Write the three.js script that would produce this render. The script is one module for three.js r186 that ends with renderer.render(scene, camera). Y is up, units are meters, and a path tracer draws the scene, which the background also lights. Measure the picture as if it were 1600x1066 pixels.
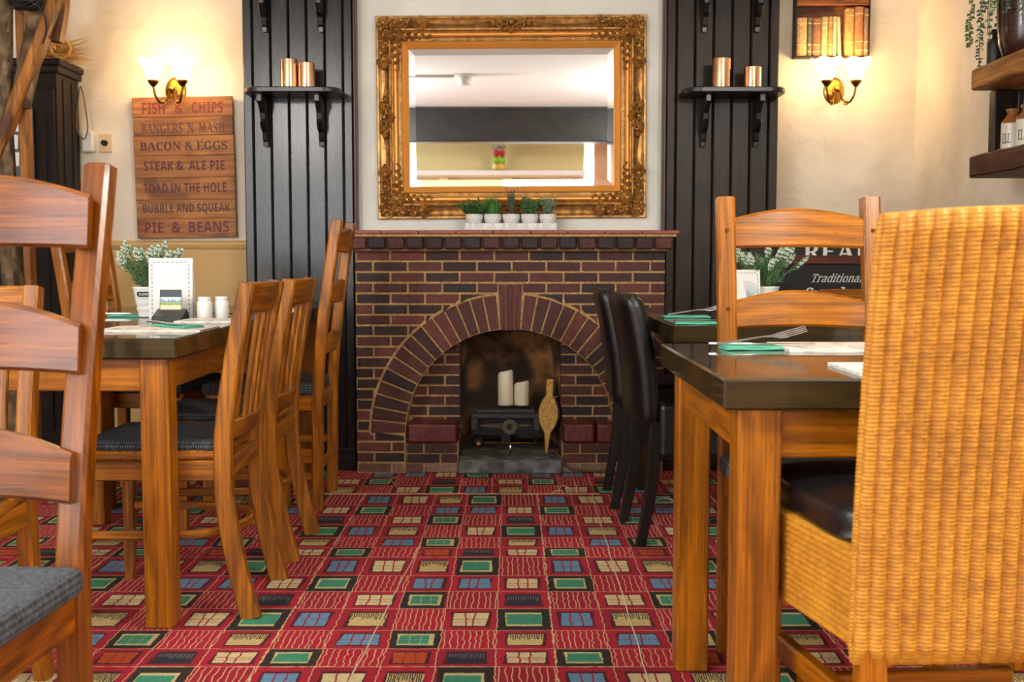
import * as THREE from 'three';
import { RoundedBoxGeometry } from 'three/addons/geometries/RoundedBoxGeometry.js';
import { mergeGeometries, toCreasedNormals } from 'three/addons/utils/BufferGeometryUtils.js';
import { RectAreaLightUniformsLib } from 'three/addons/lights/RectAreaLightUniformsLib.js';
RectAreaLightUniformsLib.init();

// ---------------------------------------------------------------- camera, sky, daylight, exposure
const scene = new THREE.Scene();
const camera = new THREE.PerspectiveCamera(33.88, 1600 / 1066, 0.05, 60);
camera.position.set(0, 0.955, 0);
camera.rotation.x = -Math.atan(125 / 1750);
camera.focus = 3.3;
camera.userData.fStop = 6.3;
const renderer = new THREE.WebGLRenderer({ antialias: true });
renderer.toneMapping = THREE.LinearToneMapping;
renderer.toneMappingExposure = 0.86;
renderer.shadowMap.enabled = true;
scene.background = new THREE.Color(0.8, 0.88, 1.0);
scene.backgroundIntensity = 3;
const ROOM = { xl: -3.4, xr: 1.87, zb: -5.25, zf: 4.0, h: 2.42 };
const WINDOWS = [                                   // daylight through the room's windows: wall, centre, size
  { n: 1, side: 'left', at: [ROOM.xl, 1.63, 0.1], w: 2.2, h: 1.45 },
  { n: 2, side: 'left', at: [ROOM.xl, 1.63, 2.6], w: 2.0, h: 1.45 },
  { n: 3, side: 'rear', at: [-2.15, 1.58, ROOM.zf], w: 2.0, h: 1.35 },
  { n: 4, side: 'rear', at: [0.75, 1.58, ROOM.zf], w: 1.7, h: 1.35 },
];
const DAY = { left: 5, rear: 8 };
for (const w of WINDOWS) {
  const l = new THREE.RectAreaLight(new THREE.Color(0.88, 0.95, 1.0), DAY[w.side], w.w, w.h);
  l.name = 'window_daylight';
  l.position.set(...w.at);
  if (w.side === 'left') { l.position.x += 0.02; l.lookAt(10, w.at[1], w.at[2]); } else { l.position.z -= 0.02; l.lookAt(w.at[0], w.at[1], -20); }
  scene.add(l);
}

const ADDED_PENDANTS = [[-1.65, -1.1], [1.5, -1.1], [-1.35, 3.0], [1.25, 3.0]], ADDED_PENDANT_POWER = 9;   // lamps added unseen for overhead light; each light is made in its lamp's builder

// ---------------------------------------------------------------- helpers
let seed = 12345;
const rnd = () => { seed = (seed * 1664525 + 1013904223) >>> 0; return seed / 4294967296; };
const rr = (a, b) => a + (b - a) * rnd();
const V = (x, y, z) => new THREE.Vector3(x, y, z);
const PI = Math.PI;
const lerp = (a, b, t) => a + (b - a) * t, clamp = (x, a = 0, b = 1) => Math.max(a, Math.min(b, x));
const smooth = (a, b, x) => { const t = clamp((x - a) / (b - a)); return t * t * (3 - 2 * t); };
const taken = {};
const numbered = (n) => { taken[n] = (taken[n] ?? -1) + 1; return taken[n] ? n + '_' + String(taken[n]).padStart(3, '0') : n; };
function tag(o, label, category, group) { o.userData.label = label; o.userData.category = category; if (group) o.userData.group = group; return o; }
function thing(name, label, category, pos = [0, 0, 0], turn = 0, group) {
  const g = new THREE.Group(); g.name = numbered(name); g.position.set(...pos); g.rotation.y = turn; scene.add(g);
  return tag(g, label, category, group);
}
function part(name, geo, mat, parent, pos, rot) {
  const m = new THREE.Mesh(geo, mat); m.name = name;
  if (pos) m.position.set(...pos);
  if (rot) m.rotation.set(...rot);
  parent.add(m); return m;
}
function single(name, geo, mat, label, category, pos, rot, group) { const m = part(numbered(name), geo, mat, scene, pos, rot); return tag(m, label, category, group); }
function structure(name, geo, mat, label, pos, rot) {
  const m = geo ? part(name, geo, mat, scene, pos, rot) : new THREE.Group();
  if (!geo) { m.name = name; scene.add(m); if (pos) m.position.set(...pos); }
  m.userData.kind = 'structure'; m.userData.label = label; m.userData.category = name.split('_')[0]; return m;
}
function copyOf(src, pos, turn, label, group) {
  const c = src.clone(); c.name = numbered(src.name.replace(/_\d{3}$/, '')); c.position.set(...pos); c.rotation.y = turn; c.userData = { ...src.userData, label };
  if (group) c.userData.group = group;
  scene.add(c); return c;
}
// box-projected uv in metres; axis = the grain direction (u runs along it)
function grain(geo, axis = 'x', ox = rnd() * 5, oy = rnd() * 5) {
  if (geo.index) geo = geo.toNonIndexed();
  if (!geo.attributes.normal) geo.computeVertexNormals();
  const p = geo.attributes.position, n = geo.attributes.normal, uv = new Float32Array(p.count * 2), a = 'xyz'.indexOf(axis), b = (a + 1) % 3, c = (a + 2) % 3;
  const P = (i, k) => p.array[i * 3 + k], N = (i, k) => Math.abs(n.array[i * 3 + k]);
  for (let i = 0; i < p.count; i += 3) {
    let nb = 0, nc = 0, na = 0;
    for (let j = 0; j < 3; j++) { na += N(i + j, a); nb += N(i + j, b); nc += N(i + j, c); }
    for (let j = 0; j < 3; j++) {
      const q = i + j;
      let u = P(q, a), v = nb > nc ? P(q, c) : P(q, b);
      if (na > nb && na > nc) { u = P(q, b) * 0.3; v = P(q, c); }
      uv[q * 2] = u + ox; uv[q * 2 + 1] = v + oy;
    }
  }
  geo.setAttribute('uv', new THREE.BufferAttribute(uv, 2));
  return geo;
}
function tri(list) { const g = new THREE.BufferGeometry(); g.setAttribute('position', new THREE.Float32BufferAttribute(list, 3)); g.computeVertexNormals(); return g; }
// box with chamfered edges, 44 triangles, flat shaded
function cbox(w, h, d, c = 0.003, axis = 'x') {
  const X = w / 2, Y = h / 2, Z = d / 2, out = [];
  c = Math.min(c, X * 0.9, Y * 0.9, Z * 0.9);
  const quad = (a, b, e, f) => out.push(...a, ...b, ...e, ...a, ...e, ...f);
  const S = [-1, 1], H = [X, Y, Z];
  const pt = (ax, s, u, v) => { const q = [0, 0, 0], b = (ax + 1) % 3, k = (ax + 2) % 3; q[ax] = s * H[ax]; q[b] = u * (H[b] - c); q[k] = v * (H[k] - c); return q; };
  for (let ax = 0; ax < 3; ax++) for (const s of S) {
    const f = [pt(ax, s, -1, -1), pt(ax, s, 1, -1), pt(ax, s, 1, 1), pt(ax, s, -1, 1)];
    s > 0 ? quad(...f) : quad(...f.reverse());
  }
  for (let ax = 0; ax < 3; ax++) {              // edges parallel to axis k between faces ax and b
    const b = (ax + 1) % 3;
    for (const s of S) for (const t of S) {
      const A = pt(ax, s, t, -1), B = pt(ax, s, t, 1), C = pt(b, t, 1, s), D = pt(b, t, -1, s);
      s * t > 0 ? quad(A, D, C, B) : quad(A, B, C, D);
    }
  }
  for (const i of S) for (const j of S) for (const k of S) {
    const A = pt(0, i, j, k), B = pt(1, j, k, i), C = pt(2, k, i, j);
    i * j * k > 0 ? out.push(...A, ...B, ...C) : out.push(...A, ...C, ...B);
  }
  return grain(tri(out), axis);
}
// loft through equal-length rings of points, capped, creased normals
function loft(rings, { axis = 'x', crease = 0.6, closed = false, caps = true } = {}) {
  const n = rings[0].length, pos = [], idx = [];
  for (const r of rings) for (const p of r) pos.push(p.x, p.y, p.z);
  const m = rings.length, last = closed ? m : m - 1;
  for (let i = 0; i < last; i++) for (let j = 0; j < n; j++) {
    const a = i * n + j, b = i * n + (j + 1) % n, c = ((i + 1) % m) * n + (j + 1) % n, d = ((i + 1) % m) * n + j;
    idx.push(a, b, c, a, c, d);
  }
  if (caps && !closed) for (const [i, flip] of [[0, true], [m - 1, false]]) {
    const c = pos.length / 3, q = V(0, 0, 0); rings[i].forEach((p) => q.add(p)); q.multiplyScalar(1 / n); pos.push(q.x, q.y, q.z);
    for (let j = 0; j < n; j++) { const a = i * n + j, b = i * n + (j + 1) % n; flip ? idx.push(c, b, a) : idx.push(c, a, b); }
  }
  let g = new THREE.BufferGeometry(); g.setAttribute('position', new THREE.Float32BufferAttribute(pos, 3)); g.setIndex(idx);
  g = toCreasedNormals(g, crease);
  return grain(g, axis);
}
// rectangular (chamfered) section ring
function ring(c, ex, ey, w, h, ch = 0.004) {
  const X = w / 2, Y = h / 2; ch = Math.min(ch, X * 0.95, Y * 0.95);
  return [[X, Y - ch], [X - ch, Y], [-X + ch, Y], [-X, Y - ch], [-X, -Y + ch], [-X + ch, -Y], [X - ch, -Y], [X, -Y + ch]].map(([a, b]) => c.clone().addScaledVector(ex, a).addScaledVector(ey, b));
}
function oval(c, ex, ey, a, b, n = 10) { return Array.from({ length: n }, (_, i) => c.clone().addScaledVector(ex, a * Math.cos(i / n * 2 * PI)).addScaledVector(ey, b * Math.sin(i / n * 2 * PI))); }
// beam along a path; side = fixed width direction, size(t) -> [width along side, height]
function beam(pts, side, size, { n = 14, ch = 0.004, axis = 'y', round = false, straight = false } = {}) {
  const curve = straight ? null : new THREE.CatmullRomCurve3(pts, false, 'centripetal');
  const rings = [], N = straight ? pts.length - 1 : n;
  for (let i = 0; i <= N; i++) {
    const t = i / N, p = straight ? pts[i] : curve.getPoint(t);
    const tan = straight ? pts[Math.min(i + 1, N)].clone().sub(pts[Math.max(i - 1, 0)]).normalize() : curve.getTangent(t);
    const s = side.clone().addScaledVector(tan, -side.dot(tan)).normalize(), up = tan.clone().cross(s);
    const [w, h] = typeof size === 'function' ? size(t) : size;
    rings.push(round ? oval(p, s, up, w / 2, h / 2, 8) : ring(p, s, up, w, h, ch));
  }
  return loft(rings, { axis });
}
const tube = (pts, r, n = 24, k = 6, closed = false) => new THREE.TubeGeometry(new THREE.CatmullRomCurve3(pts, closed), n, r, k, closed);
const lathe = (prof, n = 32) => new THREE.LatheGeometry(prof.map(([r, y]) => new THREE.Vector2(r, y)), n);
const at = (g, x = 0, y = 0, z = 0, rx = 0, ry = 0, rz = 0, s = 1) => g.clone().applyMatrix4(new THREE.Matrix4().compose(V(x, y, z), new THREE.Quaternion().setFromEuler(new THREE.Euler(rx, ry, rz)), typeof s === 'number' ? V(s, s, s) : s));
const merge = (list) => { const L = list.map((g) => { const q = g.index ? g.toNonIndexed() : g; for (const k of Object.keys(q.attributes)) if (!['position', 'normal', 'uv'].includes(k)) q.deleteAttribute(k); if (!q.attributes.uv) q.setAttribute('uv', new THREE.BufferAttribute(new Float32Array(q.attributes.position.count * 2), 2)); return q; }); return mergeGeometries(L); };
function extrude(pts, depth, bevel = 0.003, axis = 'x', holes = []) {
  const s = new THREE.Shape(pts.map(([x, y]) => new THREE.Vector2(x, y)));
  for (const h of holes) s.holes.push(new THREE.Path(h.map(([x, y]) => new THREE.Vector2(x, y))));
  const g = new THREE.ExtrudeGeometry(s, { depth: depth - 2 * bevel, bevelEnabled: bevel > 0, bevelThickness: bevel, bevelSize: bevel, bevelOffset: -bevel, bevelSegments: 1 });
  g.translate(0, 0, bevel); return grain(g, axis);
}

// ---------------------------------------------------------------- textures
const HN = new Float32Array(65536); for (let i = 0; i < 65536; i++) HN[i] = rnd();
const hash = (x, y) => HN[((x * 73 + y * 179 + ((x * y) & 255) * 31) & 0xffff)];
function noise(x, y, px, py) {               // value noise, repeats after px, py cells
  const ix = Math.floor(x), iy = Math.floor(y); let fx = x - ix, fy = y - iy;
  fx = fx * fx * (3 - 2 * fx); fy = fy * fy * (3 - 2 * fy);
  const m = (a, p) => ((a % p) + p) % p, x0 = m(ix, px), x1 = m(ix + 1, px), y0 = m(iy, py), y1 = m(iy + 1, py);
  return lerp(lerp(hash(x0, y0), hash(x1, y0), fx), lerp(hash(x0, y1), hash(x1, y1), fx), fy);
}
const fbm = (u, v, cx, cy, oct = 4) => { let s = 0, a = 0.5, t = 0; for (let o = 0; o < oct; o++) { s += a * noise(u * cx, v * cy, cx, cy); t += a; a *= 0.5; cx *= 2; cy *= 2; } return s / t; };
function dataTex(w, h, fn, srgb = true, rep = [1, 1]) {
  const d = new Uint8Array(w * h * 4);
  for (let y = 0; y < h; y++) for (let x = 0; x < w; x++) { const c = fn(x / w, y / h), i = (y * w + x) * 4; d[i] = c[0]; d[i + 1] = c[1] ?? c[0]; d[i + 2] = c[2] ?? c[0]; d[i + 3] = 255; }
  const t = new THREE.DataTexture(d, w, h); t.wrapS = t.wrapT = THREE.RepeatWrapping; t.magFilter = THREE.LinearFilter; t.minFilter = THREE.LinearMipmapLinearFilter; t.generateMipmaps = true;
  if (srgb) t.colorSpace = THREE.SRGBColorSpace; t.repeat.set(...rep); t.needsUpdate = true; return t;
}
const mix3 = (a, b, t) => [lerp(a[0], b[0], t), lerp(a[1], b[1], t), lerp(a[2], b[2], t)];
function woodAt(u, v, light, dark, o = {}) {
  const { rings = 9, streak = 1, knots = 0.0 } = o;
  const w = fbm(u, v, 2, 4, 3), w2 = fbm(u + 0.37, v, 3, 9, 2);
  let r = Math.sin((v * rings + w * 3.2 + w2 * 1.1) * 2 * PI) * 0.5 + 0.5;
  const fine = fbm(u, v, 5, 128, 2), pore = noise(u * 26, v * 300, 26, 300);
  let t = 0.30 * r + 0.55 * fine * streak + 0.35 * fbm(u, v, 4, 5, 3) - 0.12;
  if (pore > 0.84) t += 0.25 * streak;
  if (knots) { const k = noise(u * 6, v * 5, 6, 5); if (k > 0.86) t += (k - 0.86) * 5 * knots; }
  return mix3(light, dark, clamp(t));
}
const woodTex = (light, dark, o, w = 1024, h = 512) => dataTex(w, h, (u, v) => woodAt(u, v, light, dark, o), true, [1 / 0.9, 1 / 0.4]);
function std(o) { return new THREE.MeshPhysicalMaterial(o); }
const col = (r, g, b) => new THREE.Color().setRGB(r / 255, g / 255, b / 255, THREE.SRGBColorSpace);
const T = {
  honey: woodTex([206, 124, 13], [92, 50, 2], { rings: 7 }),
  oak: woodTex([200, 124, 16], [92, 50, 3], { rings: 12, streak: 1.2 }),
  top: woodTex([66, 52, 18], [30, 22, 8], { rings: 6 }),
  black: woodTex([50, 50, 50], [15, 14, 14], { rings: 5, knots: 0.6 }),
  brown: woodTex([52, 34, 22], [18, 11, 7], { rings: 5, knots: 0.8 }),
  rustic: woodTex([206, 138, 48], [80, 42, 8], { rings: 5, knots: 1.4 }),
  bark: dataTex(512, 512, (u, v) => mix3([150, 128, 96], [54, 42, 28], clamp(fbm(u, v, 5, 14, 4) * 1.6 - 0.25)), true, [1 / 0.3, 1 / 0.5]),
  plaster: dataTex(512, 512, (u, v) => { const t = fbm(u, v, 6, 6, 5); return mix3([236, 226, 208], [214, 202, 182], clamp(t * 1.7 - 0.4)); }, true, [1 / 1.3, 1 / 1.3]),
  plasterWhite: dataTex(256, 256, (u, v) => mix3([240, 241, 235], [222, 224, 216], clamp(fbm(u, v, 6, 6, 5) * 1.7 - 0.4)), true, [1 / 1.3, 1 / 1.3]),
  trowel: dataTex(512, 512, (u, v) => { const w = fbm(u, v, 4, 4, 3) * 0.25; const t = fbm((u + w) % 1, (v + w * 0.5) % 1, 7, 10, 4); return [255 * clamp(Math.abs(t - 0.5) * 2.6 + 0.2 * fbm(u, v, 40, 40, 2))]; }, false, [1 / 0.9, 1 / 0.9]),
  speck: dataTex(512, 512, (u, v) => { const t = fbm(u, v, 24, 24, 4), k = noise(u * 190, v * 190, 190, 190); const g = 150 + 90 * t + (k > 0.9 ? 30 : 0) - (k < 0.08 ? 60 : 0); return [clamp(g, 0, 255)]; }, true, [1 / 0.25, 1 / 0.25]),
  grit: dataTex(256, 256, (u, v) => [255 * (0.55 * fbm(u, v, 20, 20, 3) + 0.45 * noise(u * 90, v * 90, 90, 90))], false, [1 / 0.12, 1 / 0.12]),
  leather: dataTex(512, 512, (u, v) => [255 * (0.6 * fbm(u, v, 70, 70, 2) + 0.4 * fbm(u, v, 6, 6, 3))], false, [1 / 0.25, 1 / 0.25]),
  tweed: dataTex(256, 256, (u, v) => { const a = Math.sin(u * 2 * PI * 32) * Math.sin(v * 2 * PI * 32); const t = smooth(0.15, 0.7, a) * 0.75 + 0.5 * (noise(u * 64, v * 64, 64, 64) - 0.25); return mix3([22, 25, 30], [128, 136, 146], clamp(t)); }, true, [1 / 0.2, 1 / 0.2]),
  wick: dataTex(512, 512, (u, v) => mix3([212, 150, 44], [150, 92, 14], clamp(0.5 * fbm(u, v, 8, 8, 3) + 0.5 * noise(u * 60, v * 80, 60, 80) - 0.1)), true, [1 / 0.5, 1 / 0.5]),
  patina: dataTex(512, 512, (u, v) => mix3([198, 146, 74], [128, 90, 46], clamp(fbm(u, v, 14, 14, 3) * 1.8 - 0.45)), true, [1 / 0.3, 1 / 0.3]),
  soot: dataTex(512, 512, (u, v) => { const t = fbm(u, v, 5, 5, 5); return mix3([190, 132, 74], [56, 42, 32], clamp(t * 2.3 - 0.55)); }, true, [1 / 0.5, 1 / 0.5]),
  stone: dataTex(512, 512, (u, v) => { const t = fbm(u, v, 9, 9, 5); return mix3([134, 140, 138], [66, 70, 68], clamp(t * 1.9 - 0.45)); }, true, [1 / 0.35, 1 / 0.35]),
  white: dataTex(256, 256, (u, v) => { const t = fbm(u, v, 12, 3, 4); return mix3([240, 240, 238], [206, 206, 204], clamp(t * 1.8 - 0.5)); }, true, [1 / 0.15, 1 / 0.15]),
};
const M = {
  honey: std({ map: T.honey, roughness: 0.3, bumpMap: T.honey, bumpScale: 0.0004 }),
  oak: std({ map: T.oak, roughness: 0.42, bumpMap: T.oak, bumpScale: 0.0005 }),
  top: std({ map: T.top, roughness: 0.5, specularIntensity: 0.3, clearcoat: 0.8, clearcoatRoughness: 0.06 }),
  black: std({ map: T.black, roughness: 0.24, bumpMap: T.black, bumpScale: 0.0008 }),
  brown: std({ map: T.brown, roughness: 0.4, specularIntensity: 0.6, bumpMap: T.brown, bumpScale: 0.0008 }),
  rustic: std({ map: T.rustic, roughness: 0.6, bumpMap: T.rustic, bumpScale: 0.003 }),
  bark: std({ map: T.bark, roughness: 0.9, bumpMap: T.bark, bumpScale: 0.006 }),
  plaster: std({ map: T.plaster, roughness: 0.9, bumpMap: T.trowel, bumpScale: 0.0022 }),
  plasterWhite: std({ map: T.plasterWhite, roughness: 0.9, bumpMap: T.trowel, bumpScale: 0.0012 }),
  tan: std({ color: col(206, 170, 112), roughness: 0.7, bumpMap: T.trowel, bumpScale: 0.0008 }),
  yellow: std({ color: col(226, 208, 152), roughness: 0.8 }),
  salmon: std({ color: col(214, 168, 132), roughness: 0.8 }),
  ceiling: std({ color: col(238, 246, 248), roughness: 0.95 }),
  mortar: std({ color: col(236, 190, 128), roughness: 0.95, map: T.speck, bumpMap: T.grit, bumpScale: 0.002 }),
  leather: std({ color: col(14, 15, 18), roughness: 0.34, bumpMap: T.leather, bumpScale: 0.0008 }),
  blackWood: std({ color: col(18, 16, 15), roughness: 0.35 }),
  tweed: std({ map: T.tweed, roughness: 0.95, bumpMap: T.tweed, bumpScale: 0.001 }),
  wick: std({ map: T.wick, roughness: 0.5 }),
  gold: std({ map: T.patina, metalness: 0.5, roughness: 0.32 }),
  goldBright: std({ color: col(238, 164, 76), metalness: 0.4, roughness: 0.36, bumpMap: T.grit, bumpScale: 0.0003 }),
  bead: std({ color: col(240, 206, 140), metalness: 0.7, roughness: 0.25 }),
  mirror: std({ color: new THREE.Color(0.92, 0.94, 0.94), metalness: 1, roughness: 0.015 }),
  brass: std({ color: col(206, 158, 72), metalness: 1, roughness: 0.25 }),
  brassDark: std({ color: col(118, 82, 36), metalness: 1, roughness: 0.35 }),
  copper: std({ color: col(246, 204, 168), metalness: 1, roughness: 0.12 }),
  steel: std({ color: col(200, 200, 200), metalness: 1, roughness: 0.22 }),
  iron: std({ color: col(108, 104, 106), metalness: 0.3, roughness: 0.7, map: T.speck, bumpMap: T.grit, bumpScale: 0.002 }),
  ironDark: std({ color: col(26, 26, 28), metalness: 0.3, roughness: 0.6 }),
  wax: std({ color: col(244, 236, 206), roughness: 0.55, bumpMap: T.grit, bumpScale: 0.0003 }),
  soot: std({ map: T.soot, roughness: 0.9, bumpMap: T.soot, bumpScale: 0.004 }),
  stone: std({ map: T.stone, roughness: 0.85, bumpMap: T.stone, bumpScale: 0.003 }),
  whitePaint: std({ map: T.white, roughness: 0.7 }),
  china: std({ color: col(242, 242, 240), roughness: 0.25 }),
  paper: std({ color: col(244, 243, 238), roughness: 0.8 }),
  green: std({ color: col(92, 178, 150), roughness: 0.8 }),
  red: std({ color: col(126, 40, 34), roughness: 0.22, map: T.speck, bumpMap: T.grit, bumpScale: 0.0015 }),
  tile: std({ color: col(192, 104, 86), roughness: 0.5, map: T.speck }),
  soil: std({ color: col(52, 38, 26), roughness: 1 }),
  straw: std({ color: col(206, 164, 92), roughness: 0.9 }),
  plasticWhite: std({ color: col(226, 226, 222), roughness: 0.4 }),
  frame: std({ color: col(236, 236, 232), roughness: 0.4 }),
  glass: std({ color: 0xffffff, roughness: 0, transmission: 1, thickness: 0, ior: 1.5 }),
};
const leafMat = (r, g, b, t = 0.3) => std({ color: col(r, g, b), roughness: 0.75, transmission: t, thickness: 0, side: THREE.DoubleSide });
// ---------------------------------------------------------------- the room
// carpet: the woven pattern repeats every 5 columns and 6 rows
const CW = [0.136, 0.153, 0.13, 0.141, 0.145], RH = [0.212, 0.166, 0.16, 0.182, 0.138, 0.122];
const TW = CW.reduce((a, b) => a + b), TH = RH.reduce((a, b) => a + b);
function carpetTexture() {
  const W = 1024, H = Math.round(W * TH / TW), k = W / TW, cv = document.createElement('canvas'); cv.width = W; cv.height = H;
  const c = cv.getContext('2d'), rows = ['BCKGW', 'GWBBC', 'WCGWN', 'BKWCG', 'WBGWK', 'GWONC'];
  const CR = { B: '#6d9cc0', C: '#ecd8a2', K: '#e0c684', G: '#3f9a78', N: '#23263a', O: '#c8501c' }, cream = '#e8c890', dark = '#5a0f1e', red = '#b8102f';
  c.fillStyle = red; c.fillRect(0, 0, W, H);
  const xs = [0]; CW.forEach((w) => xs.push(xs.at(-1) + w * k)); const ys = [0]; RH.forEach((h) => ys.push(ys.at(-1) + h * k));
  const j = (a) => (rnd() - 0.5) * 2 * a;
  const wob = (x0, y0, x1, y1, amp, n, color, lw) => { c.strokeStyle = color; c.lineWidth = lw; c.lineJoin = 'round'; c.beginPath(); for (let i = 0; i <= n; i++) { const t = i / n, e = i === 0 || i === n ? 0 : 1, q = [lerp(x0, x1, t) + j(amp) * e * (y0 !== y1 ? 1 : 0.3), lerp(y0, y1, t) + j(amp) * e * (x0 !== x1 ? 1 : 0.3)]; i ? c.lineTo(...q) : c.moveTo(...q); } c.stroke(); };
  const blob = (x0, y0, x1, y1, amp, color) => { c.fillStyle = color; c.beginPath(); const sk = [j(amp * 2), j(amp * 2), j(amp * 2), j(amp * 2)], C4 = [[x0 + sk[0], y0], [x1 + sk[1], y0], [x1 + sk[2], y1], [x0 + sk[3], y1]]; let first = true; for (let s = 0; s < 4; s++) for (let i = 0; i < 7; i++) { const t = i / 7, a = C4[s], b = C4[(s + 1) % 4], q = [lerp(a[0], b[0], t) + j(amp * 0.5), lerp(a[1], b[1], t) + j(amp * 0.5)]; first ? c.moveTo(...q) : c.lineTo(...q); first = false; } c.closePath(); c.fill(); };
  for (let r = 0; r < 6; r++) for (let q = 0; q < 5; q++) {
    const x0 = xs[q], x1 = xs[q + 1], y0 = ys[r], y1 = ys[r + 1], w = x1 - x0, h = y1 - y0, t = rows[r][q];
    c.fillStyle = ['#b8102f', '#ac0e2c', '#c01233'][(r * 2 + q) % 3]; c.fillRect(x0, y0, w, h);
    if (t === 'W') {
      const n = 9; for (let i = 0; i < n; i++) { const x = x0 + w * (i + 0.6) / n; wob(x, y0 + 5, x + j(5), y1 - 5, 5, 7, cream, 4.2); }
      continue;
    }
    if (t === 'G') {
      blob(x0 + 5, y0 + 5, x1 - 5, y1 - 5, 4, '#231f18');
      for (let i = 0; i < 260; i++) { const px = rr(x0 + 8, x1 - 12), py = rr(y0 + 8, y1 - 12); c.fillStyle = ['#6b5a34', '#7a2a28', '#3b4a30'][i % 3]; c.fillRect(px, py, 4, 3); }
      blob(x0 + w * 0.15, y0 + h * 0.19, x1 - w * 0.15, y1 - h * 0.19, 3, '#e0cc90'); blob(x0 + w * 0.2, y0 + h * 0.27, x1 - w * 0.2, y1 - h * 0.27, 3, CR.G);
      if ((r + q) % 2 === 0) { for (const f of [0.42, 0.62]) wob(x0 + w * f, y0 + h * 0.27, x0 + w * f + j(6), y1 - h * 0.27, 3, 6, '#a8c28c', 3.4); wob(x0 + w * 0.2, y0 + h * 0.5, x1 - w * 0.2, y0 + h * 0.5, 3, 6, '#a8c28c', 3); }
      continue;
    }
    const m = 0.14; blob(x0 + w * m, y0 + h * m, x1 - w * m, y1 - h * m, 4, dark);
    const a = 0.185; blob(x0 + w * a, y0 + h * (a + 0.02), x1 - w * a, y1 - h * (a + 0.02), 4, CR[t]);
    const gx = x0 + w * a, gX = x1 - w * a, gy = y0 + h * (a + 0.02), gY = y1 - h * (a + 0.02);
    if ('BCO'.includes(t)) { const cl = t === 'O' ? '#a82c18' : '#b01a34'; for (const f of [0.33, 0.64]) wob(lerp(gx, gX, f), gy, lerp(gx, gX, f) + j(8), gY, 4, 6, cl, 6); wob(gx, (gy + gY) / 2 + j(6), gX, (gy + gY) / 2 + j(6), 4, 7, cl, 5); if (t === 'C') wob(gx, lerp(gy, gY, 0.74), gX, lerp(gy, gY, 0.7), 3, 7, cl, 3.5); }
    if (t === 'K') for (let i = 0; i < 15; i++) { const x = lerp(gx, gX, (i + 0.5) / 15); wob(x, gy, x + j(3), lerp(gy, gY, rr(0.3, 0.55)), 2, 5, '#3a3a2a', 4); }
    if (t === 'N') for (let i = 0; i < 13; i++) { const x = lerp(gx, gX, (i + 0.5) / 13); wob(x, lerp(gy, gY, 0.12), x + j(3), lerp(gy, gY, rr(0.4, 0.62)), 2, 5, '#9a9480', 2.6); }
  }
  for (let q = 0; q <= 5; q++) wob(xs[q], 0, xs[q], H, 4, 60, cream, q === 0 || q === 5 ? 6.5 : 4);
  for (let r = 0; r <= 6; r++) wob(0, ys[r], W, ys[r], 3, 60, cream, r === 0 || r === 6 ? 7 : 4);
  const im = c.getImageData(0, 0, W, H), d = im.data;
  for (let i = 0; i < d.length; i += 4) { const x = (i >> 2) % W, y = Math.floor((i >> 2) / W), n = 0.72 + 0.28 * rnd() + 0.22 * (noise(x / 3, y / 3, 341, 400) - 0.3); d[i] *= n; d[i + 1] *= n; d[i + 2] *= n; }
  c.putImageData(im, 0, 0);
  const t = new THREE.CanvasTexture(cv); t.colorSpace = THREE.SRGBColorSpace; t.wrapS = t.wrapT = THREE.RepeatWrapping; return t;
}
const carpetTex = carpetTexture();
const pile = dataTex(256, 256, (u, v) => [255 * (0.5 * noise(u * 128, v * 128, 128, 128) + 0.5 * fbm(u, v, 24, 24, 2))], false, [8, 8]);
const carpetMat = std({ map: carpetTex, roughness: 1, bumpMap: pile, bumpScale: 0.003 });
function carpetSlab(x0, x1, z0, z1, ox, oz) {          // top face uv = place in the woven repeat
  const g = new THREE.BoxGeometry(x1 - x0, 0.1, z1 - z0).toNonIndexed(); g.translate((x0 + x1) / 2, -0.05, (z0 + z1) / 2);
  const p = g.attributes.position, uv = g.attributes.uv;
  for (let i = 0; i < p.count; i++) uv.setXY(i, (p.getX(i) - ox) / TW, -(p.getZ(i) - oz) / TH);
  return g;
}
const SEAM = -4.545;
const floor = structure('floor', carpetSlab(ROOM.xl, ROOM.xr, SEAM, ROOM.zf, -0.6, -2.581), carpetMat, 'red patterned pub carpet with cream, green and blue woven squares');
part('carpet_strip', carpetSlab(ROOM.xl, ROOM.xr, -5.7, SEAM - 0.002, -0.22, -2.32), carpetMat, floor);
const seamMat = std({ color: col(206, 186, 150), roughness: 1 });
for (const [x, z0, z1] of [[0.312, SEAM, -1.2], [-0.37, -3.75, -1.2]]) {
  const pts = []; for (let z = z0; z <= z1 + 0.01; z += 0.12) pts.push(V(x + (z + 2.5) * (x > 0 ? -0.008 : -0.05) + rr(-0.002, 0.002), 0.0005, z));
  part('carpet_seam', beam(pts, V(1, 0, 0), [0.0034, 0.003], { n: 60, axis: 'z', ch: 0.001 }), seamMat, floor);
}
{ const pts = []; for (let x = -0.9; x <= 0.42; x += 0.06) pts.push(V(x, 0.0008, SEAM + rr(-0.004, 0.004))); part('carpet_seam', beam(pts, V(0, 0, 1), [0.007, 0.003], { n: 60, ch: 0.001 }), seamMat, floor); }
const thread = (pts, label) => single('loose_thread', tube(pts.map((p) => V(...p)), 0.0016, 18, 5), seamMat, label, 'thread');
thread([[-0.47, 0.003, -4.6], [-0.5, 0.008, -4.7], [-0.53, 0.003, -4.86], [-0.515, 0.003, -4.9]], 'pale loose carpet thread lying by the left fireplace base');
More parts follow.
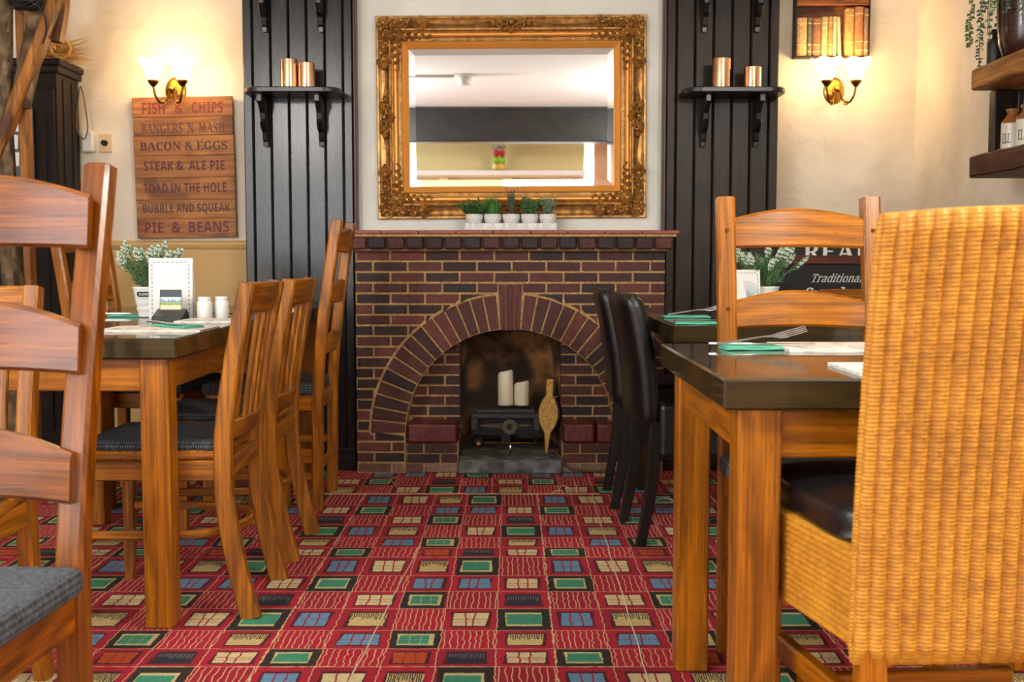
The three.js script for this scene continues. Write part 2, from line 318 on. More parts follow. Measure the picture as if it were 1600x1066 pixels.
thread([[0.16, 0.003, -4.545], [0.2, 0.014, -4.56], [0.215, 0.003, -4.53], [0.24, 0.012, -4.6], [0.21, 0.02, -4.62], [0.19, 0.004, -4.57]], 'frayed curl of cream thread on the carpet seam');
thread([[0.27, 0.003, -4.55], [0.265, 0.03, -4.57], [0.255, 0.05, -4.6]], 'single upright cream thread sticking from the carpet seam');
thread([[0.56, 0.003, -4.35], [0.6, 0.01, -4.42], [0.65, 0.004, -4.4], [0.64, 0.012, -4.33], [0.6, 0.004, -4.36]], 'loop of pale thread beside the black leather chairs');

structure('ceiling', grain(new THREE.BoxGeometry(ROOM.xr - ROOM.xl + 0.4, 0.1, 10.2)), M.ceiling, 'white painted ceiling', [(ROOM.xl + ROOM.xr) / 2, ROOM.h + 0.05, -0.7]);
function wallSlab(w, h, holes = [], t = 0.2) {          // lies in xy from (0,0), thick towards -z, holes [x0,y0,x1,y1]
  return extrude([[0, 0], [w, 0], [w, h], [0, h]], t, 0, 'x', holes.map(([a, b, c, d]) => [[a, b], [a, d], [c, d], [c, b]])).translate(0, 0, -t);
}
// back wall: two sconce bays, the chimney breast and the panelling between
structure('wall_back_left', wallSlab(-1.19 - ROOM.xl, ROOM.h), M.plaster, 'cream plaster wall behind the left sconce', [ROOM.xl, 0, ROOM.zb]);
structure('wall_back_right', wallSlab(ROOM.xr - 1.17 + 0.2, ROOM.h), M.plaster, 'cream plaster wall behind the right sconce', [1.17, 0, ROOM.zb]);
structure('wall_chimney', wallSlab(1.42, ROOM.h - 1.0, [], 0.5), M.plasterWhite, 'off white chimney breast wall behind the mirror', [-0.72, 1.0, -5.15]);
structure('wall_right', wallSlab(9.6, ROOM.h), M.plaster, 'cream plaster side wall carrying rustic shelves', [ROOM.xr, 0, -5.45], [0, -PI / 2, 0]);
{
  const holesL = WINDOWS.filter((w) => w.side === 'left').map((w) => { const c = 4.1 - w.at[2]; return [c - w.w / 2, w.at[1] - w.h / 2, c + w.w / 2, w.at[1] + w.h / 2]; });
  const wl = structure('wall_left', wallSlab(9.6, ROOM.h, holesL), M.plaster, 'cream plaster wall with windows', [ROOM.xl, 0, 4.1]); wl.rotation.y = PI / 2;
  const holesR = WINDOWS.filter((w) => w.side === 'rear').map((w) => { const c = ROOM.xr - w.at[0]; return [c - w.w / 2, w.at[1] - w.h / 2, c + w.w / 2, w.at[1] + w.h / 2]; });
  const wr = structure('wall_rear', wallSlab(ROOM.xr - ROOM.xl, ROOM.h, holesR), M.yellow, 'pale yellow rear wall with windows', [ROOM.xr, 0, ROOM.zf]); wr.rotation.y = PI;
  for (const w of WINDOWS) {
    const g = structure('window_' + w.n, null, null, 'white framed daylight window', w.at); g.rotation.y = w.side === 'left' ? PI / 2 : PI;
    const zc = -0.1, b = 0.06;
    for (const s of [-1, 1]) { part('frame_stile', cbox(b, w.h, 0.06), M.frame, g, [s * (w.w / 2 - b / 2), 0, zc]); part('frame_rail', cbox(w.w - 2 * b, b, 0.06), M.frame, g, [0, s * (w.h / 2 - b / 2), zc]); }
    const n = 3, pw = (w.w - 2 * b) / n;
    for (let i = 1; i < n; i++) part('glazing_bar', cbox(0.04, w.h - 2 * b, 0.05), M.frame, g, [-w.w / 2 + b + pw * i, 0, zc]);
    for (let i = 0; i < n; i++) part('pane', new THREE.BoxGeometry(pw - 0.02, w.h - 2 * b, 0.002), M.glass, g, [-w.w / 2 + b + pw * (i + 0.5), 0, zc - 0.03]);
  }
}
// dado on the left: tan painted lower wall under a moulded rail
structure('wall_dado', cbox(-1.205 - ROOM.xl, 1.01, 0.012, 0.001), M.tan, 'tan painted lower wall below the dado rail', [(-1.205 + ROOM.xl) / 2, 0.505, ROOM.zb + 0.006]);
structure('trim_1', extrude([[0, 1.008], [0.02, 1.012], [0.03, 1.03], [0.022, 1.044], [0, 1.05]], -1.205 - ROOM.xl, 0.001, 'z'), M.tan, 'tan moulded dado rail', [-1.205, 0, ROOM.zb], [0, -PI / 2, 0]);
// dark tongue and groove panelling either side of the chimney breast
function panelling(name, x0, x1, mat, label, trimX) {
  const g = structure(name, null, null, label), n = 6, first = 0.045, w = (x1 - x0 - first) / (n - 0.45);
  part('backing', cbox(x1 - x0, ROOM.h, 0.15, 0.001), mat, g, [(x0 + x1) / 2, ROOM.h / 2, -5.175]);
  let x = x0; const list = [first, w, w, w, w, w, x1 - x0 - first - 5 * w];
  for (const bw of list) { if (bw > 0.02) part('board', cbox(bw - 0.004, ROOM.h, 0.02, 0.005, 'y'), mat, g, [x + bw / 2, ROOM.h / 2, -5.09]); x += bw; }
  part('skirting', cbox(x1 - x0, 0.1, 0.016, 0.004), mat, g, [(x0 + x1) / 2, 0.05, -5.073]);
  part('corner_trim', cbox(0.012, ROOM.h, 0.08, 0.003, 'y'), M.cornerTrim, g, [trimX, ROOM.h / 2, -5.115]);
}
M.cornerTrim = std({ color: col(74, 42, 30), roughness: 0.4 });
panelling('wall_panelling_left', -1.205, -0.712, M.black, 'black glossy tongue and groove boards left of the chimney', -0.705);
panelling('wall_panelling_right', 0.69, 1.195, M.brown, 'dark brown tongue and groove boards right of the chimney', 0.685);

ADDED_PENDANTS.forEach(([x, z], i) => {
  const g = thing('added_pendant_lamp', ['added unseen opal globe pendant above the left dining tables', 'added unseen opal globe pendant above the wicker chair', 'added unseen opal globe pendant behind the beam by the left windows', 'added unseen opal globe pendant behind the beam by the salmon partition'][i], 'ceiling lamp', [x, ROOM.h, z], 0, 'added opal globe pendants');
  part('ceiling_rose', lathe([[0, 0], [0.05, 0], [0.045, -0.02], [0.012, -0.03], [0, -0.03]], 24), M.brass, g);
  part('cord', new THREE.CylinderGeometry(0.004, 0.004, 0.2, 8), M.blackWood, g, [0, -0.12, 0]);
  part('globe', new THREE.SphereGeometry(0.11, 32, 20), M.opal ??= std({ color: col(250, 248, 240), roughness: 0.4, emissive: new THREE.Color(1.0, 0.95, 0.88), emissiveIntensity: 3 }), g, [0, -0.33, 0]);
  part('gallery', lathe([[0.0, 0.0], [0.04, 0.0], [0.045, -0.02], [0.04, -0.025], [0, -0.02]], 20), M.brass, g, [0, -0.21, 0]);
  const l = new THREE.PointLight(new THREE.Color(1.0, 0.95, 0.87), ADDED_PENDANT_POWER, 0, 2); l.name = 'added_pendant_light'; l.position.set(0, -0.33, 0); l.shadow.radius = 5.4; g.add(l);
});
// seen in the mirror: the far half of the room
single('ceiling_beam', cbox(ROOM.xr - ROOM.xl - 0.02, 0.33, 0.2, 0.01), M.ironBeam = std({ map: T.black, color: col(230, 230, 235), roughness: 0.42 }), 'black boxed ceiling beam crossing the room, seen in the mirror', 'beam', [(ROOM.xl + ROOM.xr) / 2, ROOM.h - 0.165, 0.6]);
{
  const g = thing('smoke_detector', 'white round smoke detector with surface conduit, seen in the mirror', 'detector', [-0.37, ROOM.h, -1.3]);
  part('base', lathe([[0, 0], [0.09, 0], [0.09, -0.012], [0.05, -0.016], [0, -0.016]]), M.plasticWhite, g);
  part('sensor', lathe([[0, -0.016], [0.055, -0.016], [0.055, -0.07], [0.045, -0.08], [0, -0.08]]), M.plasticWhite, g);
  part('conduit', grain(at(new THREE.CylinderGeometry(0.01, 0.01, 2.4, 8), -1.29, -0.01, 0, 0, 0, PI / 2)), M.plasticWhite, g);
  const b = thing('overhead_shelf', 'long white shelf below the black beam, seen in the mirror', 'shelf', [-0.4, 0, 2.0]);
  part('board', cbox(2.4, 0.05, 0.35), M.frame, b, [0, 1.9, 0]);
  for (const x of [-1.0, -0.35, 0.35, 1.0]) part('bracket', cbox(0.1, 0.12, 0.06), M.yellow, b, [x, 1.815, 0.1]);
  part('back_panel', cbox(2.4, 0.7, 0.04), M.yellow, b, [0, 2.07, 0.2]);
  single('partition_wall', cbox(0.9, ROOM.h, 0.1), M.salmon, 'salmon painted partition, seen in the mirror', 'partition', [1.35, ROOM.h / 2, 2.15]);
  const j = thing('fruit_jar', 'glass jar packed with red, green and yellow fruit, seen in the mirror', 'jar', [-0.14, 1.925, 1.98]);
  part('jar', lathe([[0.001, 0], [0.085, 0], [0.1, 0.02], [0.1, 0.2], [0.08, 0.235], [0.07, 0.25]]), M.glass, j);
  part('lid', lathe([[0, 0.245], [0.075, 0.245], [0.075, 0.275], [0, 0.28]]), M.steel, j);
  const cl = [col(235, 190, 60), col(150, 205, 40), col(200, 20, 40)].map((c) => std({ color: c, roughness: 0.3 }));
  for (let k = 0; k < 3; k++) for (let i = 0; i < 4; i++) { const a = i * PI / 2 + PI / 4; part('fruit', lathe([[0, 0.004], [0.02, 0], [0.038, 0.03], [0.036, 0.055], [0.02, 0.068], [0, 0.06]], 16), cl[k], j, [0.046 * Math.sin(a), 0.012 + k * 0.074, 0.046 * Math.cos(a)]); }
}
// ---------------------------------------------------------------- brick fireplace
const FZ = -5.0;                                    // brick face
const brickMats = [[96, 48, 42], [78, 38, 36], [64, 34, 34], [46, 32, 34], [110, 54, 46], [88, 44, 40], [54, 34, 32]].map(([r, g, b]) => std({ color: col(r * 1.22, g * 1.22, b * 1.22), map: T.speck, roughness: 0.62, bumpMap: T.grit, bumpScale: 0.002 }));
const paleMats = [[188, 150, 130], [150, 104, 90], [172, 142, 122]].map(([r, g, b]) => std({ color: col(r, g, b), map: T.speck, roughness: 0.8, bumpMap: T.grit, bumpScale: 0.003 }));
const pick = (a) => a[Math.floor(rnd() * a.length)];
const fire = thing('brick_fireplace', 'arched brown brick fireplace with red tiled mantel below the gilt mirror', 'fireplace');
{
  const XL = -0.697, XR = 0.681, CH = 0.0477, BL = 0.1545, J = 0.009, CX = -0.008, CY = 0.18, RI = 0.472, RO = 0.625, D = 0.14;
  const arc = (r, a0, a1, n) => Array.from({ length: n + 1 }, (_, i) => { const a = lerp(a0, a1, i / n); return [CX + r * Math.cos(a), CY + r * Math.sin(a)]; });
  // mortar body behind the bricks, with the arch cut out
  const hole = [[CX - RI, 0.0], ...arc(RI, PI, 0, 28), [CX + RI, 0.0]];
  part('mortar', extrude([[XL, 0], hole[0], ...hole.slice(1, -1), [CX + RI, 0], [XR, 0], [XR, 1.0], [XL, 1.0]], 0.15, 0, 'x'), M.mortar, fire, [0, 0, FZ - 0.154]);
  const shapes = {};
  const brick = (w, mats, x, y, h = CH - J, d = 0.05, z = FZ) => { const k = w.toFixed(3) + h.toFixed(3) + d, list = shapes[k] ??= [0, 1, 2].map(() => cbox(w, h, d, 0.0022)); const b = part('brick', pick(list), pick(mats), fire, [x, y, z - d / 2 + rr(-0.0014, 0.0014)], [rr(-0.004, 0.004), rr(-0.004, 0.004), rr(-0.006, 0.006)]); return b; };
  const RB = RO + 0.012;
  for (let r = 0; r < 21; r++) {
    const y0 = r * CH + J / 2, y1 = (r + 1) * CH - J / 2, mats = r === 0 ? paleMats : r === 1 ? [...brickMats, paleMats[1]] : brickMats;
    const spans = [];
    let x = XL - (r % 2 ? BL / 2 : 0.0) - (r % 2 ? 0 : 0);
    while (x < XR) { const a = Math.max(x + J / 2, XL), b = Math.min(x + BL - J / 2, XR); if (b - a > 0.02) spans.push([a, b]); x += BL; }
    for (const [a, b] of spans) {
      const half = (y) => (y < CY - 0.004 ? RI + 0.006 : Math.sqrt(Math.max(0, RB * RB - (y - CY) ** 2)));
      const h0 = half(y0), h1 = half(y1), key = y0 < 0.852 ? 0.058 : 0;
      const inside = (xx) => Math.abs(xx - CX);
      let lim = Math.max(h1, 0);
      if (y1 >= CY + RB && y0 < CY + RB) lim = 0;
      const parts = [];
      for (const s of [-1, 1]) {                    // the run on each side of the arch
        const L0 = Math.max(h0, key), L1 = Math.max(h1, key);
        const lo = s < 0 ? a : Math.max(a, CX + Math.min(L0, L1)), hi = s < 0 ? Math.min(b, CX - Math.min(L0, L1)) : b;
        if (L0 < 0.001 && L1 < 0.001) { if (s < 0) parts.push([[a, y0], [b, y0], [b, y1], [a, y1]]); continue; }
        if (hi - lo < 0.012) continue;
        const e0 = s < 0 ? Math.min(b, CX - L0) : Math.max(a, CX + L0), e1 = s < 0 ? Math.min(b, CX - L1) : Math.max(a, CX + L1);
        const ym = (y0 + y1) / 2, Lm = Math.max(half(ym), key), em = s < 0 ? Math.min(b, CX - Lm) : Math.max(a, CX + Lm);
        const p = s < 0 ? [[a, y0], [Math.max(a + 0.003, e0), y0], [Math.max(a + 0.003, em), ym], [Math.max(a + 0.003, e1), y1], [a, y1]] : [[Math.min(b - 0.003, e0), y0], [b, y0], [b, y1], [Math.min(b - 0.003, e1), y1], [Math.min(b - 0.003, em), ym]];
        parts.push(p);
      }
      for (const p of parts) {
        const full = p.length === 4 || (Math.abs(p[1][0] - b) < 1e-6 && Math.abs(p[3][0] - b) < 1e-6 && Math.abs(p[0][0] - a) < 1e-6) || (p.length === 5 && Math.abs(p[0][0] - a) < 1e-6 && Math.abs(p[3][0] - a) < 1e-6 && Math.abs(p[1][0] - b) < 1e-6);
        if (full) brick(b - a, mats, (a + b) / 2, (y0 + y1) / 2);
        else part('brick', extrude(p, 0.05, 0.002), pick(mats), fire, [0, 0, FZ - 0.05 + rr(-0.001, 0.001)]);
      }
    }
  }
  // arch ring of bricks on end
  const NV = 32, joint = 0.0075;
  for (let i = 0; i < NV; i++) {
    const a = PI * (i + 0.5) / NV; if (Math.abs(a - PI / 2) < 0.06) continue;
    const wi = PI * RI / NV - joint, wo = PI * RO / NV - joint, ca = Math.cos(a), sa = Math.sin(a);
    const P = (r, w) => [CX + r * ca - w * sa, CY + r * sa + w * ca];
    const m = Math.abs(a - PI / 2) < 0.7 ? [brickMats[0], brickMats[5], brickMats[4], brickMats[1]] : brickMats;
    part('arch_brick', extrude([P(RI + 0.002, wi / 2), P(RI + 0.002, -wi / 2), P(RO, -wo / 2), P(RO, wo / 2)].reverse(), 0.15, 0.0022, 'y'), pick(m), fire, [0, 0, FZ - 0.149]);
  }
  for (const k of [-2, -1, 0, 1, 2]) part('keystone', extrude([[(k - 0.5) * 0.0172 + 0.0013, 0.646], [(k + 0.5) * 0.0172 - 0.0013, 0.646], [(k + 0.5) * 0.0215 - 0.0016, 0.852], [(k - 0.5) * 0.0215 + 0.0016, 0.852]], 0.16, 0.0012, 'y'), brickMats[[0, 4, 5, 4, 0][k + 2]], fire, [CX, 0, FZ - 0.154]);
  // set-back infill walls inside the arch
  const IZ = FZ - 0.15;
  part('mortar', cbox(0.3, 0.66, 0.1, 0.001), M.mortar, fire, [CX - 0.365 - 0.02, 0.33, IZ - 0.054]); part('mortar', cbox(0.3, 0.66, 0.1, 0.001), M.mortar, fire, [CX + 0.365 + 0.02, 0.33, IZ - 0.054]);
  for (let r = 0; r < 13; r++) {
    const y = (r + 0.5) * CH;
    for (const s of [-1, 1]) {
      const e = s < 0 ? -0.239 : 0.223, cut = r % 2 ? [0.1545, 0.09] : [0.075, 0.1545]; let x = e;
      for (const L of cut) { const w = L - J; brick(w, brickMats, x + s * w / 2, y, CH - J, 0.05, IZ); x += s * L; }
    }
  }
  // glazed red ledges and the courses below them
  for (const [x0, x1, sp] of [[-0.477, -0.243, [1]], [0.226, 0.462, [0.64, 0.36]]]) {
    let x = x0; for (const f of sp) { const w = (x1 - x0) * f; part('ledge_block', grain(new RoundedBoxGeometry(w - 0.004, 0.094, 0.16, 3, 0.016)), M.red, fire, [x + w / 2, 0.18, FZ - 0.072]); x += w; }
    for (let r = 0; r < 3; r++) { let q = x0; for (const L of r % 2 ? [0.1545, 0.08] : [0.08, 0.1545]) { brick(L - J, r ? brickMats : paleMats, q + L / 2, r * 0.0445 + 0.022, 0.0375, 0.08, FZ); q += L; } }
    part('mortar', cbox(x1 - x0, 0.13, 0.12, 0.001), M.mortar, fire, [(x0 + x1) / 2, 0.066, FZ - 0.068]);
  }
  // corbelled course and tiled mantel shelf
  part('mortar', cbox(1.40, 0.064, 0.16, 0.002), M.mortar, fire, [-0.006, 1.032, FZ - 0.044]);
  const nD = 17, dw = 1.432 / nD; const noseGeo = [0, 1].map(() => grain(new RoundedBoxGeometry(dw - 0.007, 0.056, 0.1, 3, 0.011)));
  for (let i = 0; i < nD; i++) { const end = i === 0 || i === nD - 1; part('corbel_brick', noseGeo[i % 2], end ? brickMats[0] : brickMats[[2, 3, 1, 6, 3][i % 5]], fire, [-0.722 + dw * (i + 0.5), 1.034, FZ + 0.018]); }
  part('mantel_bed', cbox(1.45, 0.012, 0.22, 0.002), M.mortar, fire, [-0.002, 1.067, -5.04]);
  const nt = 9, tw = 1.472 / nt; const tileGeo = [0, 1].map(() => cbox(tw - 0.002, 0.017, 0.222, 0.004));
  for (let i = 0; i < nt; i++) part('mantel_tile', tileGeo[i % 2], M.tile, fire, [-0.737 + tw * (i + 0.5), 1.0815, -5.036]);
  // hearth and firebox
  part('hearth_slab', cbox(0.466, 0.062, 0.3, 0.006), M.stone, fire, [-0.008, 0.031, -5.13 + 0.005]);
  for (const s of [-1, 1]) part('hearth_tile', cbox(0.226, 0.03, 0.34, 0.004), M.hearthTile ??= std({ map: T.stone, color: col(170, 150, 135), roughness: 0.85 }), fire, [-0.008 + s * 0.115, 0.076, -5.28]);
  // clay fireback: splayed cheeks and a curved back
  const prof = [[0.235, 0], [0.225, 0.06], [0.205, 0.2], [0.17, 0.235], [0, 0.24]];
  const full = [...prof.map(([x, z]) => [-x, z]), ...prof.slice(0, -1).reverse()], rings = [];
  for (let i = 0; i <= 16; i++) {
    const y = 0.07 + i * 0.0345, t = i / 16, k = 1 - 0.12 * smooth(0.55, 1, t);
    rings.push([...full.map(([x, z]) => V(-0.008 + x * k * 0.965, y, -5.2 - z * (1 - 0.35 * smooth(0.5, 1, t)))), ...full.slice().reverse().map(([x, z]) => V(-0.008 + x * 1.09, y, -5.19 - z * 1.2 - 0.03))]);
  }
  const fb = loft(rings, { axis: 'y', crease: 1.45 }), fp = fb.attributes.position; for (let i = 0; i < fp.count; i++) fb.attributes.uv.setXY(i, fp.getX(i) * 0.9 + fp.getZ(i) * 0.5, fp.getY(i));
  part('fireback', fb, M.soot, fire);
  part('flue_hood', cbox(0.62, 0.03, 0.4, 0.004), M.ironDark, fire, [-0.008, 0.668, -5.36]);
}
// fire basket: cast tray with broken coal plates
{
  const g = thing('fire_grate', 'grey cast metal fire grate with slotted tray inside the fireplace', 'grate', [-0.03, 0.091, -5.25]);
  part('post', cbox(0.048, 0.075, 0.03, 0.002), M.ironDark, g, [0.0, 0.0375, 0.03]);
  part('front_rail', cbox(0.32, 0.028, 0.024, 0.003), M.ironDark, g, [0, 0.062, 0.035]);
  for (const s of [-1, 1]) part('leg', cbox(0.02, 0.06, 0.02, 0.002), M.ironDark, g, [s * 0.14, 0.03, -0.05]);
  const plate = (w, d, y, th, z, x = 0) => { const p = []; const n = 18; for (let i = 0; i <= n; i++) p.push([-w / 2 + w * i / n, -d / 2 + rr(-0.006, 0.004)]); p.push([w / 2, d / 2], [-w / 2, d / 2]); return at(extrude(p, th, 0.0015), x, y, z, PI / 2); };
  part('tray', merge([cbox(0.32, 0.006, 0.11), cbox(0.03, 0.056, 0.11).translate(-0.145, 0.028, 0), cbox(0.03, 0.056, 0.11).translate(0.145, 0.028, 0), cbox(0.31, 0.05, 0.012).translate(0, 0.028, -0.05)]), M.iron, g, [0, 0.078, 0]);
  part('ash_bed', at(new THREE.IcosahedronGeometry(0.05, 2), 0, 0, 0, 0, 0, 0, V(2.6, 0.25, 0.6)), M.paleAsh ??= std({ color: col(150, 138, 118), roughness: 1, bumpMap: T.grit, bumpScale: 0.004 }), g, [0, 0.09, 0.01]);
  part('coal_effect', lathe([[0.012, 0], [0.034, 0.004], [0.036, 0.02], [0.02, 0.026], [0.014, 0.02], [0.013, 0.004]], 18), M.paleAsh, g, [0.02, 0.088, 0.05], [PI / 2.3, 0, 0]);
  part('top_plate', plate(0.315, 0.12, 0.152, 0.02, 0), M.iron, g); part('top_plate', plate(0.27, 0.1, 0.171, 0.016, -0.005, 0.0), M.iron, g);
  const v = part('gas_valve', cbox(0.045, 0.042, 0.04, 0.006), M.ironDark, g, [-0.125, 0.021, 0.075]);
  part('valve_knob', at(new THREE.CylinderGeometry(0.009, 0.009, 0.02, 14), 0, 0, 0, PI / 2), M.brass, v, [0, 0, 0.028]);
  part('gas_pipe', tube([V(-0.1, 0.02, 0.075), V(-0.05, 0.018, 0.07), V(0.0, 0.014, 0.06), V(0.1, 0.016, 0.06), V(0.18, 0.01, 0.05)], 0.004), M.brassDark, g);
  const pillar = (h, r, lab, x, z) => {
    const n = 28, R = [], slant = (a) => h + 0.018 * Math.sin(a + 0.4) + 0.003 * Math.sin(3 * a), mk = (rad, yf) => Array.from({ length: n }, (_, i) => { const a = -i / n * 2 * PI; return V(rad * Math.cos(a), yf(a), rad * Math.sin(a)); });
    R.push(mk(r * 0.96, () => 0), mk(r, () => 0.004), mk(r, (a) => slant(a) - 0.004), mk(r * 0.95, slant), mk(r * 0.86, (a) => slant(a) - 0.003), mk(r * 0.7, (a) => slant(a) - 0.03), mk(r * 0.1, () => h - 0.04));
    const c = thing('pillar_candle', lab, 'candle', [x, 0.279, z]); part('wax_body', loft(R, { axis: 'y', crease: 0.7 }), M.wax, c); part('wick', new THREE.CylinderGeometry(0.0012, 0.0012, 0.03, 6), M.ironDark, c, [0, h - 0.03, 0]);
  };
  pillar(0.148, 0.037, 'tall cream pillar candle with slanted rim on the fire grate', -0.03, -5.25);
  pillar(0.098, 0.036, 'short cream pillar candle with slanted rim on the fire grate', 0.046, -5.245);
}
// bellows leaning in the firebox
{
  const g = thing('fire_bellows', 'embossed brass faced bellows leaning on its nozzle beside the grate', 'bellows', [0.158, 0.066, -5.12]); g.rotation.z = -0.05; g.rotation.x = -0.06;
  const w = (t) => t < 0.28 ? lerp(0.006, 0.016, t / 0.28) : 0.016 + 0.031 * Math.sin(clamp((t - 0.28) / 0.5) * PI) ** 0.8;
  const N = 40, L = 0.35, sec = (z, k) => { const p = []; for (let i = 0; i <= N; i++) { const t = i / N; p.push([w(t) * k + (t > 0.8 ? 0.002 : 0), t * L]); } return [...p, ...p.slice().reverse().map(([x, y]) => [-x, y])]; };
  part('front_board', extrude(sec(0, 1), 0.014, 0.004, 'y'), M.bellowBrass ??= std({ color: col(190, 150, 80), metalness: 0.85, roughness: 0.38, bumpMap: T.grit, bumpScale: 0.002 }), g, [0, 0, 0]);
  const em = []; for (let i = 0; i < 320; i++) { const t = rr(0.33, 0.75), a = rr(-1, 1) * w(t) * 0.82; em.push(at(new THREE.IcosahedronGeometry(rr(0.002, 0.0045), 1), a, t * L, 0.0145, rr(0, 3), rr(0, 3), rr(0, 3), V(1, 0.6, 0.8))); }
  part('embossing', merge(em), M.bead, g);
  part('leather_bag', extrude(sec(0, 1.06).map(([x, y]) => [x + 0.01, clamp(y, 0.11, 0.27)]), 0.05, 0.012, 'y'), M.leather, g, [0.004, 0, -0.052]);
  part('back_board', extrude(sec(0, 1).filter(([, y]) => y > 0.1), 0.012, 0.003, 'y'), M.blackWood, g, [0.012, 0, -0.066]);
  part('handle_ring', new THREE.TorusGeometry(0.008, 0.003, 8, 16), M.brass, g, [0, L * 0.93, 0.014]);
  single('power_cord', tube([V(0.165, 0.075, -5.2), V(0.2, 0.085, -5.05), V(0.222, 0.07, -4.985), V(0.25, 0.03, -4.982), V(0.32, 0.016, -4.978), V(0.42, 0.012, -4.98), V(0.5, 0.01, -4.972)], 0.0065, 50, 8), std({ color: col(92, 66, 48), roughness: 0.5 }), 'thin brown cord trailing from the firebox along the fireplace base', 'cord');
}
// ---------------------------------------------------------------- gilt mirror
{
  const g = thing('gilt_mirror', 'large rectangular mirror in an ornate antique gold frame above the mantel', 'mirror', [-0.002, 1.604, -5.15]); g.rotation.z = 0.006;
  const W = 0.611, H = 0.456;                       // half size outside
  // mitred moulding: profile [inset, height], carried round the four corners
  const mould = (prof) => {
    const R = []; const P = [...prof];
    for (const [sx, sy] of [[-1, -1], [1, -1], [1, 1], [-1, 1]]) R.push(P.map(([i, h]) => V(sx * (W - i), sy * (H - i), h)));
    const out = [], n = P.length;
    for (let k = 0; k < 4; k++) { const A = R[k], B = R[(k + 1) % 4]; for (let j = 0; j < n - 1; j++) { for (const q of [A[j], B[j], B[j + 1], A[j], B[j + 1], A[j + 1]]) out.push(q.x, q.y, q.z); } }
    return grain(toCreasedNormals(tri(out), 0.5));
  };
  const cove = []; for (let i = 0; i <= 8; i++) { const a = i / 8 * PI / 2; cove.push([0.02 + 0.04 * Math.sin(a), 0.02 + 0.02 * (1 - Math.cos(a))]); }
  part('outer_moulding', mould([[0.0, 0], [0, 0.016], [0.004, 0.022], [0.012, 0.022], [0.016, 0.018], ...cove, [0.062, 0.044], [0.07, 0.042]]), M.gold, g);
  part('dark_groove', mould([[0.069, 0.043], [0.072, 0.03], [0.08, 0.027]]), M.gold, g);
  part('inner_step', mould([[0.079, 0.03], [0.081, 0.04], [0.086, 0.044], [0.092, 0.044], [0.097, 0.04], [0.098, 0.031]]), M.goldBright, g);
  part('bead_channel', mould([[0.098, 0.031], [0.101, 0.026], [0.115, 0.026], [0.119, 0.031]]), M.gold, g);
  part('sight_edge', mould([[0.119, 0.031], [0.124, 0.034], [0.142, 0.021], [0.147, 0.014], [0.149, 0.006]]), M.goldBright, g);
  const beads = [], bg = new THREE.IcosahedronGeometry(0.0042, 1), bx = W - 0.108, by = H - 0.108;
  for (let x = -bx + 0.05; x < bx - 0.04; x += 0.0104) for (const s of [-1, 1]) beads.push(at(bg, x, s * by, 0.029));
  for (let y = -by + 0.05; y < by - 0.04; y += 0.0104) for (const s of [-1, 1]) beads.push(at(bg, s * bx, y, 0.029));
  part('beading', merge(beads), M.bead, g).userData.kind = 'stuff';
  const sc = [], cg = new THREE.IcosahedronGeometry(0.0075, 1);
  for (let x = -W + 0.1; x < W - 0.09; x += 0.0155) for (const s of [-1, 1]) sc.push(at(cg, x, s * (H - 0.069), 0.041, 0, 0, 0, V(1, 0.5, 0.6)));
  for (let y = -H + 0.1; y < H - 0.09; y += 0.0155) for (const s of [-1, 1]) sc.push(at(cg, s * (W - 0.069), y, 0.041, 0, 0, 0, V(0.5, 1, 0.6)));
  part('scalloped_edge', merge(sc), M.gold, g).userData.kind = 'stuff';
  // carved ornament pieces
  const petal = (len, wid, th) => { const R = []; for (let i = 0; i <= 8; i++) { const t = i / 8, w = wid * Math.sin(PI * clamp(t * 0.86 + 0.08)) ** 0.8, y = t * len, z = th * Math.sin(PI * t) + 0.004 * t * t; R.push([V(w, y, z * 0.45), V(w * 0.45, y, z), V(0, y, z * 0.72), V(-w * 0.45, y, z), V(-w, y, z * 0.45), V(0, y, -0.003)]); } return loft(R, { crease: 0.9 }); };
  const scroll = (r, turns, th) => { const p = []; const n = 22; for (let i = 0; i <= n; i++) { const t = i / n, a = t * turns * 2 * PI, q = r * (1 - 0.8 * t); p.push(V(q * Math.cos(a), q * Math.sin(a), th * t)); } return new THREE.TubeGeometry(new THREE.CatmullRomCurve3(p), 26, r * 0.2, 6); };
  const leafA = petal(0.07, 0.02, 0.034), leafB = petal(0.048, 0.015, 0.028), leafC = petal(0.032, 0.011, 0.02), scr = scroll(0.021, 1.5, 0.02), bud = new THREE.IcosahedronGeometry(0.009, 1);
  const shell = (n, spread, g0 = leafB, s = 1) => Array.from({ length: n }, (_, i) => at(g0, 0, 0, 0, 0.3, 0, lerp(-spread, spread, i / (n - 1)), s * (1 - 0.25 * Math.abs(i / (n - 1) * 2 - 1))));
  const fixWinding = (geo) => { const p = geo.attributes.position.array, n = geo.attributes.normal.array; for (let i = 0; i < p.length; i += 9) { for (let k = 0; k < 3; k++) { [p[i + 3 + k], p[i + 6 + k]] = [p[i + 6 + k], p[i + 3 + k]]; [n[i + 3 + k], n[i + 6 + k]] = [n[i + 6 + k], n[i + 3 + k]]; } } return geo; };
  const corner = [];                                // drawn for the corner at +x, +y; its two arms run along -x and -y
  corner.push(...shell(7, 1.1, leafA, 0.75).map((q) => at(q, -0.052, -0.052, 0.026, 0, 0, -0.785)), at(bud, -0.03, -0.03, 0.042, 0, 0, 0, 1.5));
